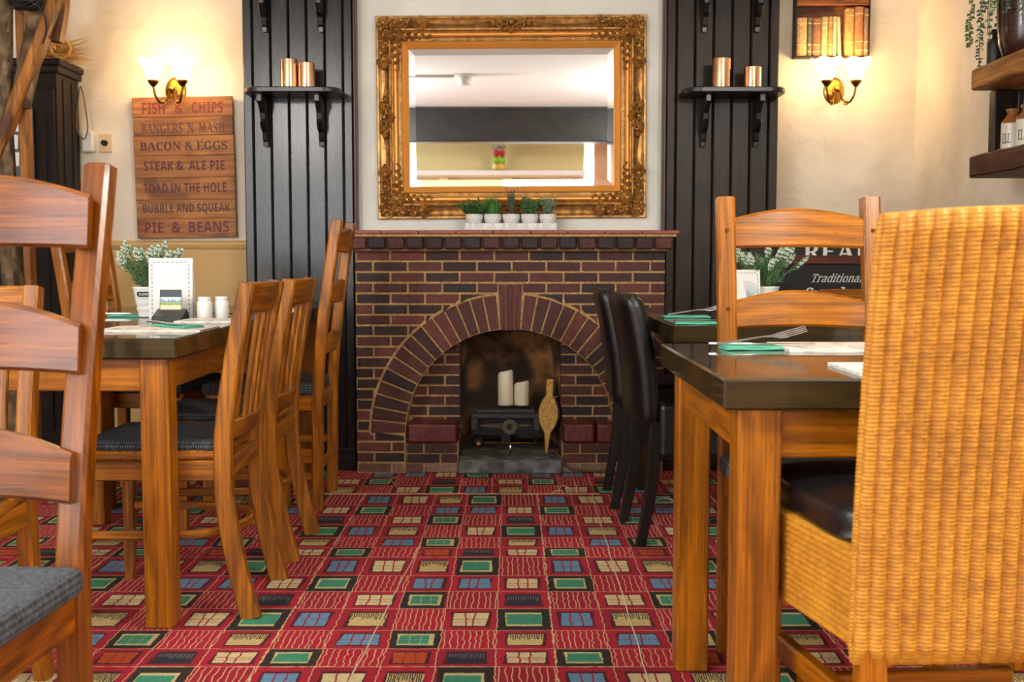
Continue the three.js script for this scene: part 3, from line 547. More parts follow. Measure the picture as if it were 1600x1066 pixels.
  for (const arm of [0, 1]) {
    const A = [];
    for (let k = 0; k < 6; k++) {
      const d = 0.05 + k * 0.027, f = 1 - k * 0.045;
      A.push(at(leafA, -d + 0.022, -0.03, 0.03, 0.28, 0, PI / 2 + 0.5, 0.85 * f), at(leafA, -d + 0.022, -0.045, 0.032, 0.28, 0, PI / 2 - 0.5, 0.8 * f), at(scr, -d - 0.004, -0.024 - 0.026 * (k % 2), 0.044, 0, 0, k * 1.9, 0.8 * f), at(bud, -d + 0.012, -0.038 + 0.01 * (k % 2), 0.056, 0, 0, 0, 1.1));
    }
    A.push(...shell(5, 1.0, leafB, 1.1).map((q) => at(q, -0.198, -0.038, 0.032, 0, 0, PI / 2)), at(bud, -0.2, -0.038, 0.05, 0, 0, 0, 1.6), at(scr, -0.206, -0.022, 0.04, 0, 0, 1, 0.8), at(scr, -0.206, -0.056, 0.04, 0, 0, 2, 0.7));
    for (let k = 0; k < 9; k++) A.push(at(leafC, -0.105 - k * 0.0165, -0.1 + 0.012 * (k % 2), 0.03, 0.35, 0, PI / 2 + (k % 2 ? 0.8 : -0.8), 1.15 - k * 0.045), at(bud, -0.11 - k * 0.0165, -0.097, 0.042, 0, 0, 0, 0.85 - k * 0.03));
    for (const q of A) corner.push(arm ? fixWinding((q.index ? q.toNonIndexed() : q).applyMatrix4(new THREE.Matrix4().set(0, 1, 0, 0, 1, 0, 0, 0, 0, 0, 1, 0, 0, 0, 0, 1))) : q);
  }
  corner.push(...Array.from({ length: 9 }, (_, i) => at(leafC, -0.09, -0.09, 0.036, 0.5, 0, i / 9 * 2 * PI, 1.25)), ...Array.from({ length: 6 }, (_, i) => at(leafC, -0.09, -0.09, 0.046, 0.7, 0, i / 6 * 2 * PI + 0.3, 0.8)), at(bud, -0.09, -0.09, 0.056, 0, 0, 0, 1.5));
  const cornerGeo = merge(corner);
  for (const sx of [-1, 1]) for (const sy of [-1, 1]) {
    let q = at(cornerGeo, 0, 0, 0, 0, 0, 0, V(sx, sy, 1)); if (sx * sy < 0) q = fixWinding(q);
    part('corner_ornament', grain(q), M.gold, g, [sx * W, sy * H, 0]);
  }
  const mid = [...shell(7, 1.0, leafB, 0.95).map((q) => at(q, 0, -0.006, 0.03, 0, 0, PI)), ...[-1, 1].flatMap((s) => [at(scr, s * 0.026, 0.006, 0.036), at(scr, s * 0.05, -0.004, 0.036, 0, 0, 1, 0.8), at(leafA, s * 0.012, 0.008, 0.03, 0.3, 0, -s * PI / 2 + s * 0.2, 0.9), at(leafB, s * 0.02, -0.01, 0.03, 0.3, 0, -s * PI / 2 - s * 0.3, 0.9), at(leafB, s * 0.06, 0, 0.03, 0.2, 0, -s * PI / 2, 0.8)]), at(bud, 0, 0.004, 0.05, 0, 0, 0, 1.4)];
  const midGeo = grain(merge(mid));
  for (const [x, y, r] of [[0, H - 0.04, 0], [0, -H + 0.04, PI], [W - 0.04, 0, -PI / 2], [-W + 0.04, 0, PI / 2]]) part('centre_ornament', midGeo, M.gold, g, [x, y, 0], [0, 0, r]);
  const swag = []; // beaded festoons between the ornaments
  const fest = (x0, y0, x1, y1, nx, ny) => { const L = Math.hypot(x1 - x0, y1 - y0), n = Math.round(L / 0.0058); for (let i = 0; i <= n; i++) { const t = i / n, s = 0.018 * 4 * t * (1 - t); swag.push(at(bg, lerp(x0, x1, t) - nx * s, lerp(y0, y1, t) - ny * s, 0.028 + s * 0.9, 0, 0, 0, 0.75)); } };
  for (const s of [-1, 1]) for (const e of [-1, 1]) { fest(e * 0.09, s * (H - 0.028), e * (W - 0.185), s * (H - 0.028), 0, s); fest(s * (W - 0.028), e * 0.08, s * (W - 0.028), e * (H - 0.185), s, 0); }
  part('beaded_swags', merge(swag), M.gold, g).userData.kind = 'stuff';
  part('backing', cbox(2 * W - 0.01, 2 * H - 0.01, 0.006, 0.001), M.blackWood, g, [0, 0, 0.003]);
  const gx = W - 0.148, gy = H - 0.148, bv = 0.028;
  part('glass', cbox(2 * (gx - bv), 2 * (gy - bv), 0.003, 0.0002), M.mirror, g, [0, 0, 0.0095]);
  for (const [x0, y0, x1, y1] of [[-1, 1, 1, 1], [1, 1, 1, -1], [1, -1, -1, -1], [-1, -1, -1, 1]]) {
    const o = (sx, sy, k) => [sx * (gx - k), sy * (gy - k), k ? 0.011 : 0.0095], a = o(x0, y0, 0), b = o(x1, y1, 0), c = o(x1, y1, bv), d = o(x0, y0, bv);
    part('bevel', tri([...a, ...d, ...c, ...a, ...c, ...b]), M.mirror, g);
  }
}
// ---------------------------------------------------------------- herb pots on the mantel
class Leaves { constructor() { this.p = []; }
  add(o, dir, len, wid, bend = 0.2, roll = 0) { const d = dir.clone().normalize(); let s = d.clone().cross(V(0, 1, 0)); if (s.lengthSq() < 1e-4) s = V(1, 0, 0); s.normalize().applyAxisAngle(d, roll); const n = s.clone().cross(d); const m = o.clone().addScaledVector(d, len * 0.5).addScaledVector(n, len * bend * 0.3), t = o.clone().addScaledVector(d, len).addScaledVector(n, -len * bend * 0.5), l = m.clone().addScaledVector(s, wid / 2), r = m.clone().addScaledVector(s, -wid / 2), mc = m.clone().addScaledVector(n, -wid * 0.15);
    for (const q of [o, l, mc, o, mc, r, l, t, mc, mc, t, r]) this.p.push(q.x, q.y, q.z); }
  geo() { return tri(this.p); } }
const cone = (up = 0.6) => { const a = rr(0, 2 * PI), r = Math.sqrt(rnd()) * (1 - up) * 2; return V(Math.cos(a) * r, up + rr(0, 0.5), Math.sin(a) * r).normalize(); };
{
  const tray = thing('planter_tray', 'long whitewashed wooden tray under five herb pots on the mantel', 'tray', [-0.005, 1.0905, -5.04]);
  part('front', cbox(0.41, 0.032, 0.008), M.whitePaint, tray, [0, 0.016, 0.045]); part('back', cbox(0.41, 0.032, 0.008), M.whitePaint, tray, [0, 0.016, -0.045]);
  for (const s of [-1, 1]) part('end', cbox(0.008, 0.032, 0.08), M.whitePaint, tray, [s * 0.201, 0.016, 0]); part('base', cbox(0.39, 0.006, 0.08), M.whitePaint, tray, [0, 0.003, 0]);
  const kinds = [['bushy green parsley', 60, 118, 44], ['upright grassy green chives', 84, 150, 70], ['tall grey green thyme', 92, 112, 92], ['dense green oregano', 72, 128, 62], ['frosted grey green rosemary', 134, 156, 126]];
  kinds.forEach(([kind, r, g, b], i) => {
    const p = thing('potted_herb', 'small white pot of ' + kind + ' on the mantel tray', 'plant', [-0.169 + i * 0.0825, 1.0967, -5.04], rr(0, 3), 'herb pots on the mantel');
    part('pot', lathe([[0, 0], [0.028, 0], [0.036, 0.044], [0.0385, 0.044], [0.039, 0.066], [0.036, 0.067], [0.035, 0.055], [0, 0.055]], 28), M.whitePaint, p);
    part('soil', lathe([[0.035, 0.056], [0.02, 0.06], [0, 0.061]], 16), M.soil, p);
    const L = new Leaves();
    if (i === 1) for (let k = 0; k < 260; k++) L.add(V(rr(-0.025, 0.025), 0.058, rr(-0.025, 0.025)), cone(1.1), rr(0.04, 0.1), 0.005, 0.3, rr(0, 3));
    else for (let k = 0; k < 46; k++) {
      const d = cone([0.5, 1, 0.9, 0.7, 0.75][i]), len = rr(0.5, 1) * [0.085, 0, 0.125, 0.095, 0.1][i], o = V(d.x * 0.02, 0.058, d.z * 0.02);
      for (let q = 0; q < 16; q++) { const t = q / 16; if (t < 0.15) continue; L.add(o.clone().addScaledVector(d, len * t), d.clone().multiplyScalar(0.5).add(V(rr(-1, 1), rr(-0.3, 0.8), rr(-1, 1))), [0.016, 0, 0.01, 0.014, 0.015][i] * rr(0.7, 1.2), [0.011, 0, 0.005, 0.008, 0.004][i], 0.3, rr(0, 3)); }
      L.add(o, d, len, 0.003, 0.02);
    }
    part('foliage', L.geo(), leafMat(r, g, b), p);
    if (i === 2) { const F = new Leaves(); for (let k = 0; k < 40; k++) { const a = rr(0, 6.3); F.add(V(0.035 * Math.cos(a) * rr(0.3, 1), 0.175 + rr(-0.01, 0.01), 0.03 * Math.sin(a)), cone(0.7), 0.012, 0.008, 0.2, rr(0, 3)); } part('dried_tips', F.geo(), leafMat(206, 170, 140), p); }
  });
}
// ---------------------------------------------------------------- furniture
// tall ladder-back chair: faces +z, back posts at z = -0.2
function ladderChair(label, pos, turn, group, { lean = 0, pegs = false, wood = M.honey, over = 0 } = {}) {
  const g = thing('ladder_back_chair', label, 'chair', pos, turn, group), HW = 0.2, PW = 0.044;
  for (const s of [-1, 1]) {
    const x = s * (HW - PW / 2);
    part('back_post', beam([V(x, 0, -0.215), V(x, 0.25, -0.22), V(x, 0.46, -0.222), V(x, 0.75, -0.248 - lean * 0.4), V(x, 1.1, -0.302 - lean), V(x, 1.112, -0.304 - lean)], V(1, 0, 0), (t) => [PW * (t > 0.985 ? 0.8 : 1), 0.042 * (t > 0.985 ? 0.7 : 1)], { n: 18, ch: 0.006 }), wood, g);
    if (pegs) for (const y of [0.64, 0.84, 1.03]) part('peg', at(new THREE.CylinderGeometry(0.005, 0.006, 0.008, 4), 0, 0, 0, PI / 2, PI / 4), M.brassDark, g, [x, y, y === 0.64 ? -0.213 : y === 0.84 ? -0.239 : -0.268]);
    part('front_leg', beam([V(x, 0, 0.2), V(x, 0.43, 0.2)], V(1, 0, 0), [0.042, 0.042], { n: 2 }), wood, g);
    part('side_rail', cbox(0.024, 0.06, 0.40, 0.003, 'z'), wood, g, [x, 0.415, -0.005]);
    for (const y of [0.13, 0.22]) part('side_stretcher', cbox(0.02, 0.03, 0.39, 0.003, 'z'), wood, g, [x, y, -0.005]);
  }
  part('front_rail', cbox(0.33, 0.06, 0.024), wood, g, [0, 0.415, 0.2]); part('back_rail', cbox(0.33, 0.06, 0.024), wood, g, [0, 0.415, -0.215]);
  part('front_stretcher', cbox(0.33, 0.034, 0.02), wood, g, [0, 0.26, 0.2]); part('back_stretcher', cbox(0.33, 0.034, 0.02), wood, g, [0, 0.16, -0.215]);
  const slat = (y0, y1, z, rise) => {
    const R = [], n = 18, w = 2 * (HW - PW) + 0.012 + over;
    for (let i = 0; i <= n; i++) { const t = i / n, x = (t - 0.5) * w, b = 4 * t * (1 - t), zc = z + over * 0.62 - 0.03 * b, top = y1 + rise * Math.sin(PI * t), bot = y0 + 0.004 * b, lean = (top - bot) * 0.15; R.push(ring(V(x, (top + bot) / 2, zc - lean * 0.5), V(0, 1, -0.14).normalize(), V(0, 0, -1), top - bot, 0.019, 0.006)); }
    return loft(R, { axis: 'x', crease: 0.7 });
  };
  for (const [y0, y1, z] of [[0.595, 0.662, -0.224 - lean * 0.2], [0.79, 0.858, -0.248 - lean * 0.5], [0.985, 1.06, -0.277 - lean * 0.8]]) part('back_slat', slat(y0 - over * 0.25, y1, z, 0.026 + over * 0.2), wood, g);
  const pad = new RoundedBoxGeometry(0.41, 0.046, 0.43, 4, 0.018); pad.translate(0, 0.467, 0.005); part('seat_pad', grain(pad), M.tweed, g);
  return g;
}
// lower chair with upright slats and swept legs: faces +z
function slatChair(label, pos, turn, group) {
  const g = thing('slat_back_chair', label, 'chair', pos, turn, group), HW = 0.2;
  for (const s of [-1, 1]) {
    const x = s * (HW - 0.017);
    part('back_post', beam([V(x, 0, -0.245), V(x, 0.12, -0.215), V(x, 0.3, -0.182), V(x, 0.46, -0.178), V(x, 0.65, -0.2), V(x, 0.897, -0.25)], V(1, 0, 0), (t) => [0.034, lerp(0.052, 0.042, t)], { n: 20, ch: 0.005 }), M.oak, g);
    part('front_leg', beam([V(x * 1.02, 0, 0.205), V(x * 1.02, 0.41, 0.2)], V(1, 0, 0), (t) => [lerp(0.028, 0.038, t), lerp(0.028, 0.038, t)], { n: 2 }), M.oak, g);
    part('side_rail', cbox(0.022, 0.055, 0.37, 0.003, 'z'), M.oak, g, [x, 0.4, 0.01]);
  }
  part('front_rail', cbox(0.35, 0.055, 0.022), M.oak, g, [0, 0.4, 0.2]); part('back_rail', cbox(0.34, 0.05, 0.022), M.oak, g, [0, 0.4, -0.18]);
  const rail = (y0, y1, z0, bow, th) => { const R = [], n = 12, w = 2 * (HW - 0.034) + 0.01; for (let i = 0; i <= n; i++) { const t = i / n, b = 4 * t * (1 - t), zz = z0 - bow * b; R.push(ring(V((t - 0.5) * w, (y0 + y1) / 2, zz - 0.0), V(0, 1, -0.2).normalize(), V(0, 0, -1), y1 - y0, th, 0.004)); } return loft(R, { axis: 'x', crease: 0.7 }); };
  part('top_rail', rail(0.815, 0.9, -0.238, 0.022, 0.024), M.oak, g); part('lower_rail', rail(0.475, 0.53, -0.184, 0.018, 0.022), M.oak, g);
  for (let i = 0; i < 5; i++) { const t = (i + 0.5) / 5, x = (t - 0.5) * 0.3, b = 4 * t * (1 - t); part('back_slat', beam([V(x, 0.52, -0.19 - 0.018 * b), V(x, 0.66, -0.207 - 0.02 * b), V(x, 0.82, -0.232 - 0.022 * b)], V(1, 0, 0), [0.026, 0.012], { n: 5, ch: 0.003 }), M.oak, g); }
  const sw = [[-0.185, -0.17], [0.185, -0.17], [0.215, 0.0], [0.21, 0.18], [0.17, 0.225], [-0.17, 0.225], [-0.21, 0.18], [-0.215, 0.0]];
  part('seat', at(extrude(sw.map(([x, z]) => [x, -z]), 0.024, 0.006), 0, 0.43, 0, -PI / 2), M.oak, g);
  const pd = new RoundedBoxGeometry(0.385, 0.026, 0.375, 4, 0.012); pd.translate(0, 0.464, 0.02); part('seat_pad', grain(pd), M.tweed, g);
  const hoop = [[-0.185, 0.2], [-0.185, 0.02], [-0.175, -0.09], [-0.12, -0.165], [0, -0.2], [0.12, -0.165], [0.175, -0.09], [0.185, 0.02], [0.185, 0.2]].map(([x, z]) => V(x, 0.225, z));
  part('hoop_stretcher', beam(hoop, V(0, 1, 0), [0.024, 0.018], { n: 34, axis: 'z', ch: 0.004 }), M.oak, g);
  return g;
}
// stout table: thick dark top on square legs
function table(name, label, x0, x1, z0, z1, h = 0.76, group, legMat = M.honey) {
  const g = thing(name, label, 'table', [(x0 + x1) / 2, 0, (z0 + z1) / 2], 0, group), w = x1 - x0, d = z1 - z0, th = 0.053;
  part('tabletop', cbox(w, th, d, 0.004), M.top, g, [0, h - th / 2, 0]);
  for (const sx of [-1, 1]) for (const sz of [-1, 1]) part('leg', cbox(0.074, h - th, 0.074, 0.004, 'y'), legMat, g, [sx * (w / 2 - 0.067), (h - th) / 2, sz * (d / 2 - 0.063)]);
  for (const s of [-1, 1]) { part('apron', cbox(w - 0.2, 0.085, 0.022), legMat, g, [0, h - th - 0.044, s * (d / 2 - 0.05)]); part('apron', cbox(0.022, 0.085, d - 0.19, 0.003, 'z'), legMat, g, [s * (w / 2 - 0.055), h - th - 0.044, 0]); }
  return g;
}
table('dining_table', 'dark topped oak table set with menu, flower pot and shakers', -1.58, -0.85, -4.1, -2.825);
table('dining_table', 'dark topped oak table beside the black panelling, behind the flower pot table', -1.64, -0.83, -4.93, -4.2);
table('dining_table', 'dark topped oak table in front of the wicker armless chair', 0.352, 1.22, -2.645, -1.85);
table('dining_table', 'dark topped table with the black leather chairs drawn up to it', 0.49, 1.25, -4.72, -3.375, 0.76, undefined, M.top);

slatChair('slat backed oak chair tucked in by the thick front leg of the flower pot table', [-0.945, 0, -3.13], -PI / 2, 'slat backed chairs');
slatChair('slat backed oak chair between another slat backed chair and the tall ladder back chair', [-0.945, 0, -3.69], -PI / 2, 'slat backed chairs');
slatChair('slat backed oak chair behind the swirl grained ladder back chair', [-1.258, 0, -2.27], 0, 'slat backed chairs');
ladderChair('tall ladder back chair with grey pad next to the fireplace and black panelling', [-0.965, 0, -4.44], -PI / 2, 'ladder back chairs');
ladderChair('ladder back chair leaning away beside the dark cabinet and timber posts', [-1.455, 0, -4.5], PI / 2 - 0.16, 'ladder back chairs');
ladderChair('large ladder back chair with swirling grain and pale glare on its post', [-0.868, 0, -1.49], -0.05, 'ladder back chairs', { lean: 0.06, over: 0.044, wood: M.honeyBrownShaded = std({ map: T.honey, color: col(196, 180, 150), roughness: 0.24, bumpMap: T.honey, bumpScale: 0.0004 }) });  // browner honey wood, with the weaker light on this chair put into its colour
ladderChair('orange ladder back chair with square pegs facing the wicker chair across a table', [0.703, 0, -2.475], 0, 'ladder back chairs', { pegs: true });
slatChair('olive brown chair top in front of the chalkboard sign', [1.63, 0, -4.86], 0.2, 'slat backed chairs').scale.y = 0.92;

// black leather dining chairs: face +z
function leatherChair(label, pos, turn) {
  const g = thing('leather_chair', label, 'chair', pos, turn, 'black leather chairs'), W = 0.2;
  const R = []; for (let i = 0; i <= 20; i++) { const t = i / 20, y = lerp(0.4, 0.845, t), z = -0.195 - 0.055 * t * t - 0.01 * t, e = Math.min(1, Math.sqrt(Math.min(t, 1 - t) * 16)), w = 2 * (W + 0.004 * Math.sin(PI * t)) * lerp(0.95, 1, e); R.push(ring(V(0, y, z), V(1, 0, 0), V(0, 0, -1), w, 0.066 * lerp(0.5, 1, e), 0.016)); }
  part('backrest', loft(R, { axis: 'y', crease: 1.1 }), M.leather, g);
  part('back_seam', beam([V(-0.2, 0.6, -0.2425), V(0, 0.6, -0.2425), V(0.2, 0.6, -0.2425)], V(0, 1, 0), [0.003, 0.003], { n: 4, axis: 'x' }), M.blackWood, g);
  const s = new RoundedBoxGeometry(0.42, 0.19, 0.4, 4, 0.022); s.translate(0, 0.39, 0.03); part('seat', grain(s), M.leather, g);
  for (const k of [-1, 1]) {
    part('back_leg', beam([V(k * 0.178, 0, -0.225), V(k * 0.178, 0.2, -0.19), V(k * 0.178, 0.42, -0.175)], V(1, 0, 0), (t) => [lerp(0.032, 0.042, t), lerp(0.032, 0.044, t)], { n: 8 }), M.blackWood, g);
    part('front_leg', beam([V(k * 0.18, 0, 0.19), V(k * 0.18, 0.3, 0.19)], V(1, 0, 0), (t) => [lerp(0.03, 0.042, t), lerp(0.03, 0.042, t)], { n: 2 }), M.blackWood, g);
  }
  return g;
}
leatherChair('black leather chair with a seam across its back, nearer the pegged ladder back', [0.645, 0, -3.9], PI / 2 + 0.06);
leatherChair('black leather chair standing closest to the fireplace arch', [0.62, 0, -4.45], PI / 2);

// wicker chair: faces +z, back panel at z = 0
{
  const g = thing('wicker_chair', 'honey coloured woven wicker dining chair with black leather cushion', 'chair', [0.74, 0, -1.675], PI + 0.1);
  const hw = 0.228, th = 0.03, y0 = 0.348, y1 = 1.022, NS = 300, NY = 470, r = th / 2, per = 2 * (2 * hw - th) + 2 * PI * r;
  const outline = (s) => { const L = 2 * hw - th; if (s < L) return [-L / 2 + s, -r, 0, -1]; s -= L; if (s < PI * r) { const a = -PI / 2 + s / r; return [L / 2 + r * Math.cos(a), r * Math.sin(a), Math.cos(a), Math.sin(a)]; } s -= PI * r; if (s < L) return [L / 2 - s, r, 0, 1]; s -= L; const a = PI / 2 + s / r; return [-L / 2 + r * Math.cos(a), r * Math.sin(a), Math.cos(a), Math.sin(a)]; };
  const pos = [], uv = [], idx = [], stakes = Math.round(per / 0.0247);
  for (let i = 0; i <= NY; i++) for (let j = 0; j <= NS; j++) {
    const t = i / NY, y = lerp(y0, y1, t), s = (j % NS) / NS * per, [x, z, nx, nz] = outline(s);
    const stake = Math.abs(Math.sin(s / per * stakes * PI)) ** 0.7 * 2 - 1, strand = Math.abs(Math.sin(PI * y / 0.0062)), jit = noise(s * 130, y * 40, 999, 999) - 0.5;
    const end = Math.min(1, Math.sqrt(Math.min(t, 1 - t) * 26)), d = 0.0055 * stake + 0.0017 * strand + 0.0008 * jit;
    const lean = -0.06 * t * t - 0.01 * t, bow = -0.012 * (1 - (x / hw) ** 2);
    pos.push((x + nx * d) * lerp(0.985, 1, end), y + 0.012 * (t > 0.5 ? t * t : 0) * (1 - (x / hw) ** 2), (z + nz * d) * lerp(0.35, 1, end) + lean + bow); uv.push(s, y);
  }
  for (let i = 0; i < NY; i++) for (let j = 0; j < NS; j++) { const a = i * (NS + 1) + j, b = a + 1, c = b + NS + 1, d = a + NS + 1; idx.push(a, b, c, a, c, d); }
  const wg = new THREE.BufferGeometry(); wg.setAttribute('position', new THREE.Float32BufferAttribute(pos, 3)); wg.setAttribute('uv', new THREE.Float32BufferAttribute(uv, 2)); wg.setIndex(idx); wg.computeVertexNormals();
  part('woven_back', wg, M.wick, g);
  // woven seat sides: strands run along the rail
  const rows = 15, yA = 0.372, yB = 0.525, sec = []; for (let i = 0; i <= rows * 4; i++) { const y = lerp(yA, yB, i / (rows * 4)); sec.push([0.0035 * Math.abs(Math.sin(i / 4 * PI)), y]); }
  const path = [[-0.215, 0.0], [-0.235, 0.2], [-0.25, 0.4], [-0.235, 0.43], [0, 0.435], [0.235, 0.43], [0.25, 0.4], [0.235, 0.2], [0.215, 0.0]], R = [];
  for (const [x, z] of path) { const n = V(x, 0, (z - 0.2) * (Math.abs(x) < 0.24 && z > 0.42 ? 3 : 0.05)).normalize(); R.push([...sec.map(([o, y]) => V(x + n.x * (o + 0.01), y, z + n.z * (o + 0.01))), V(x - n.x * 0.01, yB, z - n.z * 0.01), V(x - n.x * 0.01, yA, z - n.z * 0.01)]); }
  part('woven_seat_rail', loft(R, { axis: 'z', crease: 1.0 }), M.wick, g);
  part('woven_seat', cbox(0.45, 0.012, 0.42), M.wick, g, [0, 0.514, 0.215]);
  const cush = (() => { const C = []; const n = 40; for (const [k, y] of [[0.9, 0.521], [0.975, 0.525], [1, 0.534], [0.985, 0.549], [1, 0.565], [0.975, 0.576], [0.85, 0.584], [0.5, 0.589], [0.1, 0.59]]) C.push(Array.from({ length: n }, (_, i) => { const a = -i / n * 2 * PI, c = Math.cos(a), s = Math.sin(a), q = (v) => Math.sign(v) * Math.abs(v) ** 0.26; return V(0.24 * k * q(c), y, 0.22 + 0.215 * k * q(s)); })); return loft(C, { crease: 0.9 }); })();
  part('cushion', cush, M.leather, g);
  for (const s of [-1, 1]) { part('back_leg', beam([V(s * 0.2, 0, -0.02), V(s * 0.2, 0.37, 0.0)], V(1, 0, 0), [0.042, 0.036], { n: 2 }), M.honey, g); part('front_leg', beam([V(s * 0.222, 0, 0.405), V(s * 0.222, 0.385, 0.405)], V(1, 0, 0), [0.042, 0.042], { n: 2 }), M.honey, g); part('side_stretcher', beam([V(s * 0.2, 0.26, 0.01), V(s * 0.222, 0.26, 0.39)], V(1, 0, 0), [0.026, 0.042], { n: 2, axis: 'z' }), M.honey, g); }
  part('cross_stretcher', cbox(0.4, 0.036, 0.024), M.honey, g, [0, 0.2, 0.3]);
}
// ---------------------------------------------------------------- shelves with copper candle pots on the panelling
function wallShelf(x0, x1, y, bx, label, mat, flip) {
  const g = thing('wall_shelf', label, 'shelf', [(x0 + x1) / 2, y, -5.08], 0, 'small shelves on the panelling'), w = x1 - x0, d = 0.2, r = 0.07;
  const p = [[-w / 2, 0]]; for (let i = 0; i <= 8; i++) { const a = PI + i / 8 * PI / 2; p.push([-w / 2 + r + r * Math.cos(a), -d + r + r * Math.sin(a)]); } for (let i = 0; i <= 8; i++) { const a = -PI / 2 + i / 8 * PI / 2; p.push([w / 2 - r + r * Math.cos(a), -d + r + r * Math.sin(a)]); } p.push([w / 2, 0]);
  part('board', at(extrude(p, 0.024, 0.004), 0, -0.024, 0, -PI / 2), mat, g);
  const br = [[0, 0], [0.15, 0], [0.15, -0.03], [0.115, -0.045], [0.085, -0.075], [0.08, -0.1], [0.09, -0.115], [0.07, -0.14], [0.04, -0.155], [0.03, -0.185], [0.022, -0.195], [0.02, -0.215], [0, -0.215]];
  for (const b of bx) part('bracket', at(extrude(br, 0.026, 0.004, 'y'), 0, 0, 0, 0, -PI / 2), mat, g, [b - (x0 + x1) / 2 + 0.013, -0.024, 0]);
  return g;
}
M.shelfWood = std({ map: T.black, color: col(200, 195, 195), roughness: 0.32 });
wallShelf(-1.165, -0.745, 1.705, [-1.1, -0.85], 'black bracket shelf holding two copper candle pots, black panelling', M.shelfWood);
wallShelf(-1.165, -0.745, 2.21, [-1.1, -0.85], 'upper black bracket shelf above the copper pots, black panelling', M.shelfWood);
wallShelf(0.75, 1.19, 1.705, [0.855, 1.09], 'black bracket shelf holding copper candle pots, brown panelling', M.shelfWood);
wallShelf(0.75, 1.19, 2.21, [0.855, 1.09], 'upper black bracket shelf on the brown panelling', M.shelfWood);
function copperPot(label, x, z, r, h) {
  const g = thing('copper_candle_pot', label, 'candle holder', [x, 1.705, z], rr(0, 3), 'copper pots on the shelves');
  part('cup', lathe([[0, 0], [r * 0.96, 0], [r, 0.003], [r, h - 0.002], [r - 0.001, h], [r - 0.003, h - 0.002], [r - 0.003, h * 0.72], [0, h * 0.72]], 40), M.copper, g);
  part('candle', lathe([[0, h * 0.74], [r * 0.8, h * 0.74], [r * 0.8, h * 0.8], [0, h * 0.82]], 24), M.wax, g);
}
copperPot('taller copper pot on the black panelling shelf', -0.974, -4.965, 0.036, 0.128);
copperPot('shorter copper pot on the black panelling shelf', -0.897, -4.96, 0.036, 0.112);
copperPot('tall copper pot on the brown panelling shelf', 0.915, -4.96, 0.041, 0.13);
copperPot('short copper pot on the brown panelling shelf', 1.05, -4.96, 0.038, 0.094);

// ---------------------------------------------------------------- twin wall lamps
function sconce(label, cx, y, lightPower) {
  const g = thing('wall_sconce', label, 'wall lamp', [cx, y, ROOM.zb], 0, 'twin brass wall lamps');
  part('backplate', at(lathe([[0, 0.02], [0.02, 0.018], [0.04, 0.008], [0.05, 0]], 28), 0, 0, 0, PI / 2, 0, 0, V(1, 1, 1.25)), M.brass, g);
  part('boss', at(lathe([[0, 0.06], [0.016, 0.055], [0.02, 0.035], [0.014, 0.0]], 20), 0, 0, 0.012, PI / 2), M.brass, g);
  for (const s of [-1, 1]) {
    const sx = s * 0.066;
    const arm = part('arm', tube([V(s * 0.008, 0, 0.06), V(s * 0.02, -0.05, 0.075), V(s * 0.042, -0.066, 0.095), V(s * 0.058, -0.04, 0.115), V(sx, 0.002, 0.12)], 0.0052, 28, 8), M.brassDark, g);
    part('scroll', new THREE.TorusGeometry(0.009, 0.003, 8, 20), M.brass, arm, [s * 0.032, -0.066, 0.085]);
    part('cup', lathe([[0, 0], [0.008, 0.001], [0.014, 0.008], [0.024, 0.022], [0.025, 0.03], [0.0, 0.028]], 24), M.brassDark, g, [sx, 0.0, 0.12]);
    const prof = [[0.021, 0.028], [0.026, 0.034], [0.034, 0.052], [0.039, 0.07], [0.047, 0.09], [0.06, 0.11], [0.073, 0.122]], R = [], n = 36;
    for (const side of [0, 1]) for (const [r, h] of side ? prof.slice().reverse() : prof) R.push(Array.from({ length: n }, (_, i) => { const a = -i / n * 2 * PI, f = 1 + (h > 0.1 ? 0.06 : 0) * Math.cos(6 * a), q = (r - (side ? 0.002 : 0)) * f; return V(q * Math.cos(a), h + (h > 0.1 ? 0.004 * Math.cos(6 * a) : 0), q * Math.sin(a)); }));
    part('glass_shade', loft(R, { crease: 1.2, caps: false }), M.shade ??= std({ color: col(255, 240, 214), roughness: 0.5, transmission: 0.4, thickness: 0, emissive: new THREE.Color(1, 0.72, 0.36), emissiveIntensity: 2.6 }), g, [sx, 0, 0.12]);
    const bulb = part('bulb', new THREE.SphereGeometry(0.015, 16, 12), M.bulb ??= std({ color: 0xffffff, emissive: new THREE.Color(1, 0.8, 0.5), emissiveIntensity: 8 }), g, [sx, 0.07, 0.12]);
    const l = new THREE.PointLight(new THREE.Color(1, 0.68, 0.34), lightPower, 0, 2); l.name = 'sconce_light'; l.position.copy(bulb.position); l.shadow.radius = 2; g.add(l);
  }
}
const SCONCE = 0.27;
sconce('twin brass sconce with glowing tulip shades over the wooden menu sign', -1.555, 1.74, SCONCE);
sconce('twin brass sconce with glowing tulip shades under the bookshelf', 1.488, 1.74, SCONCE);

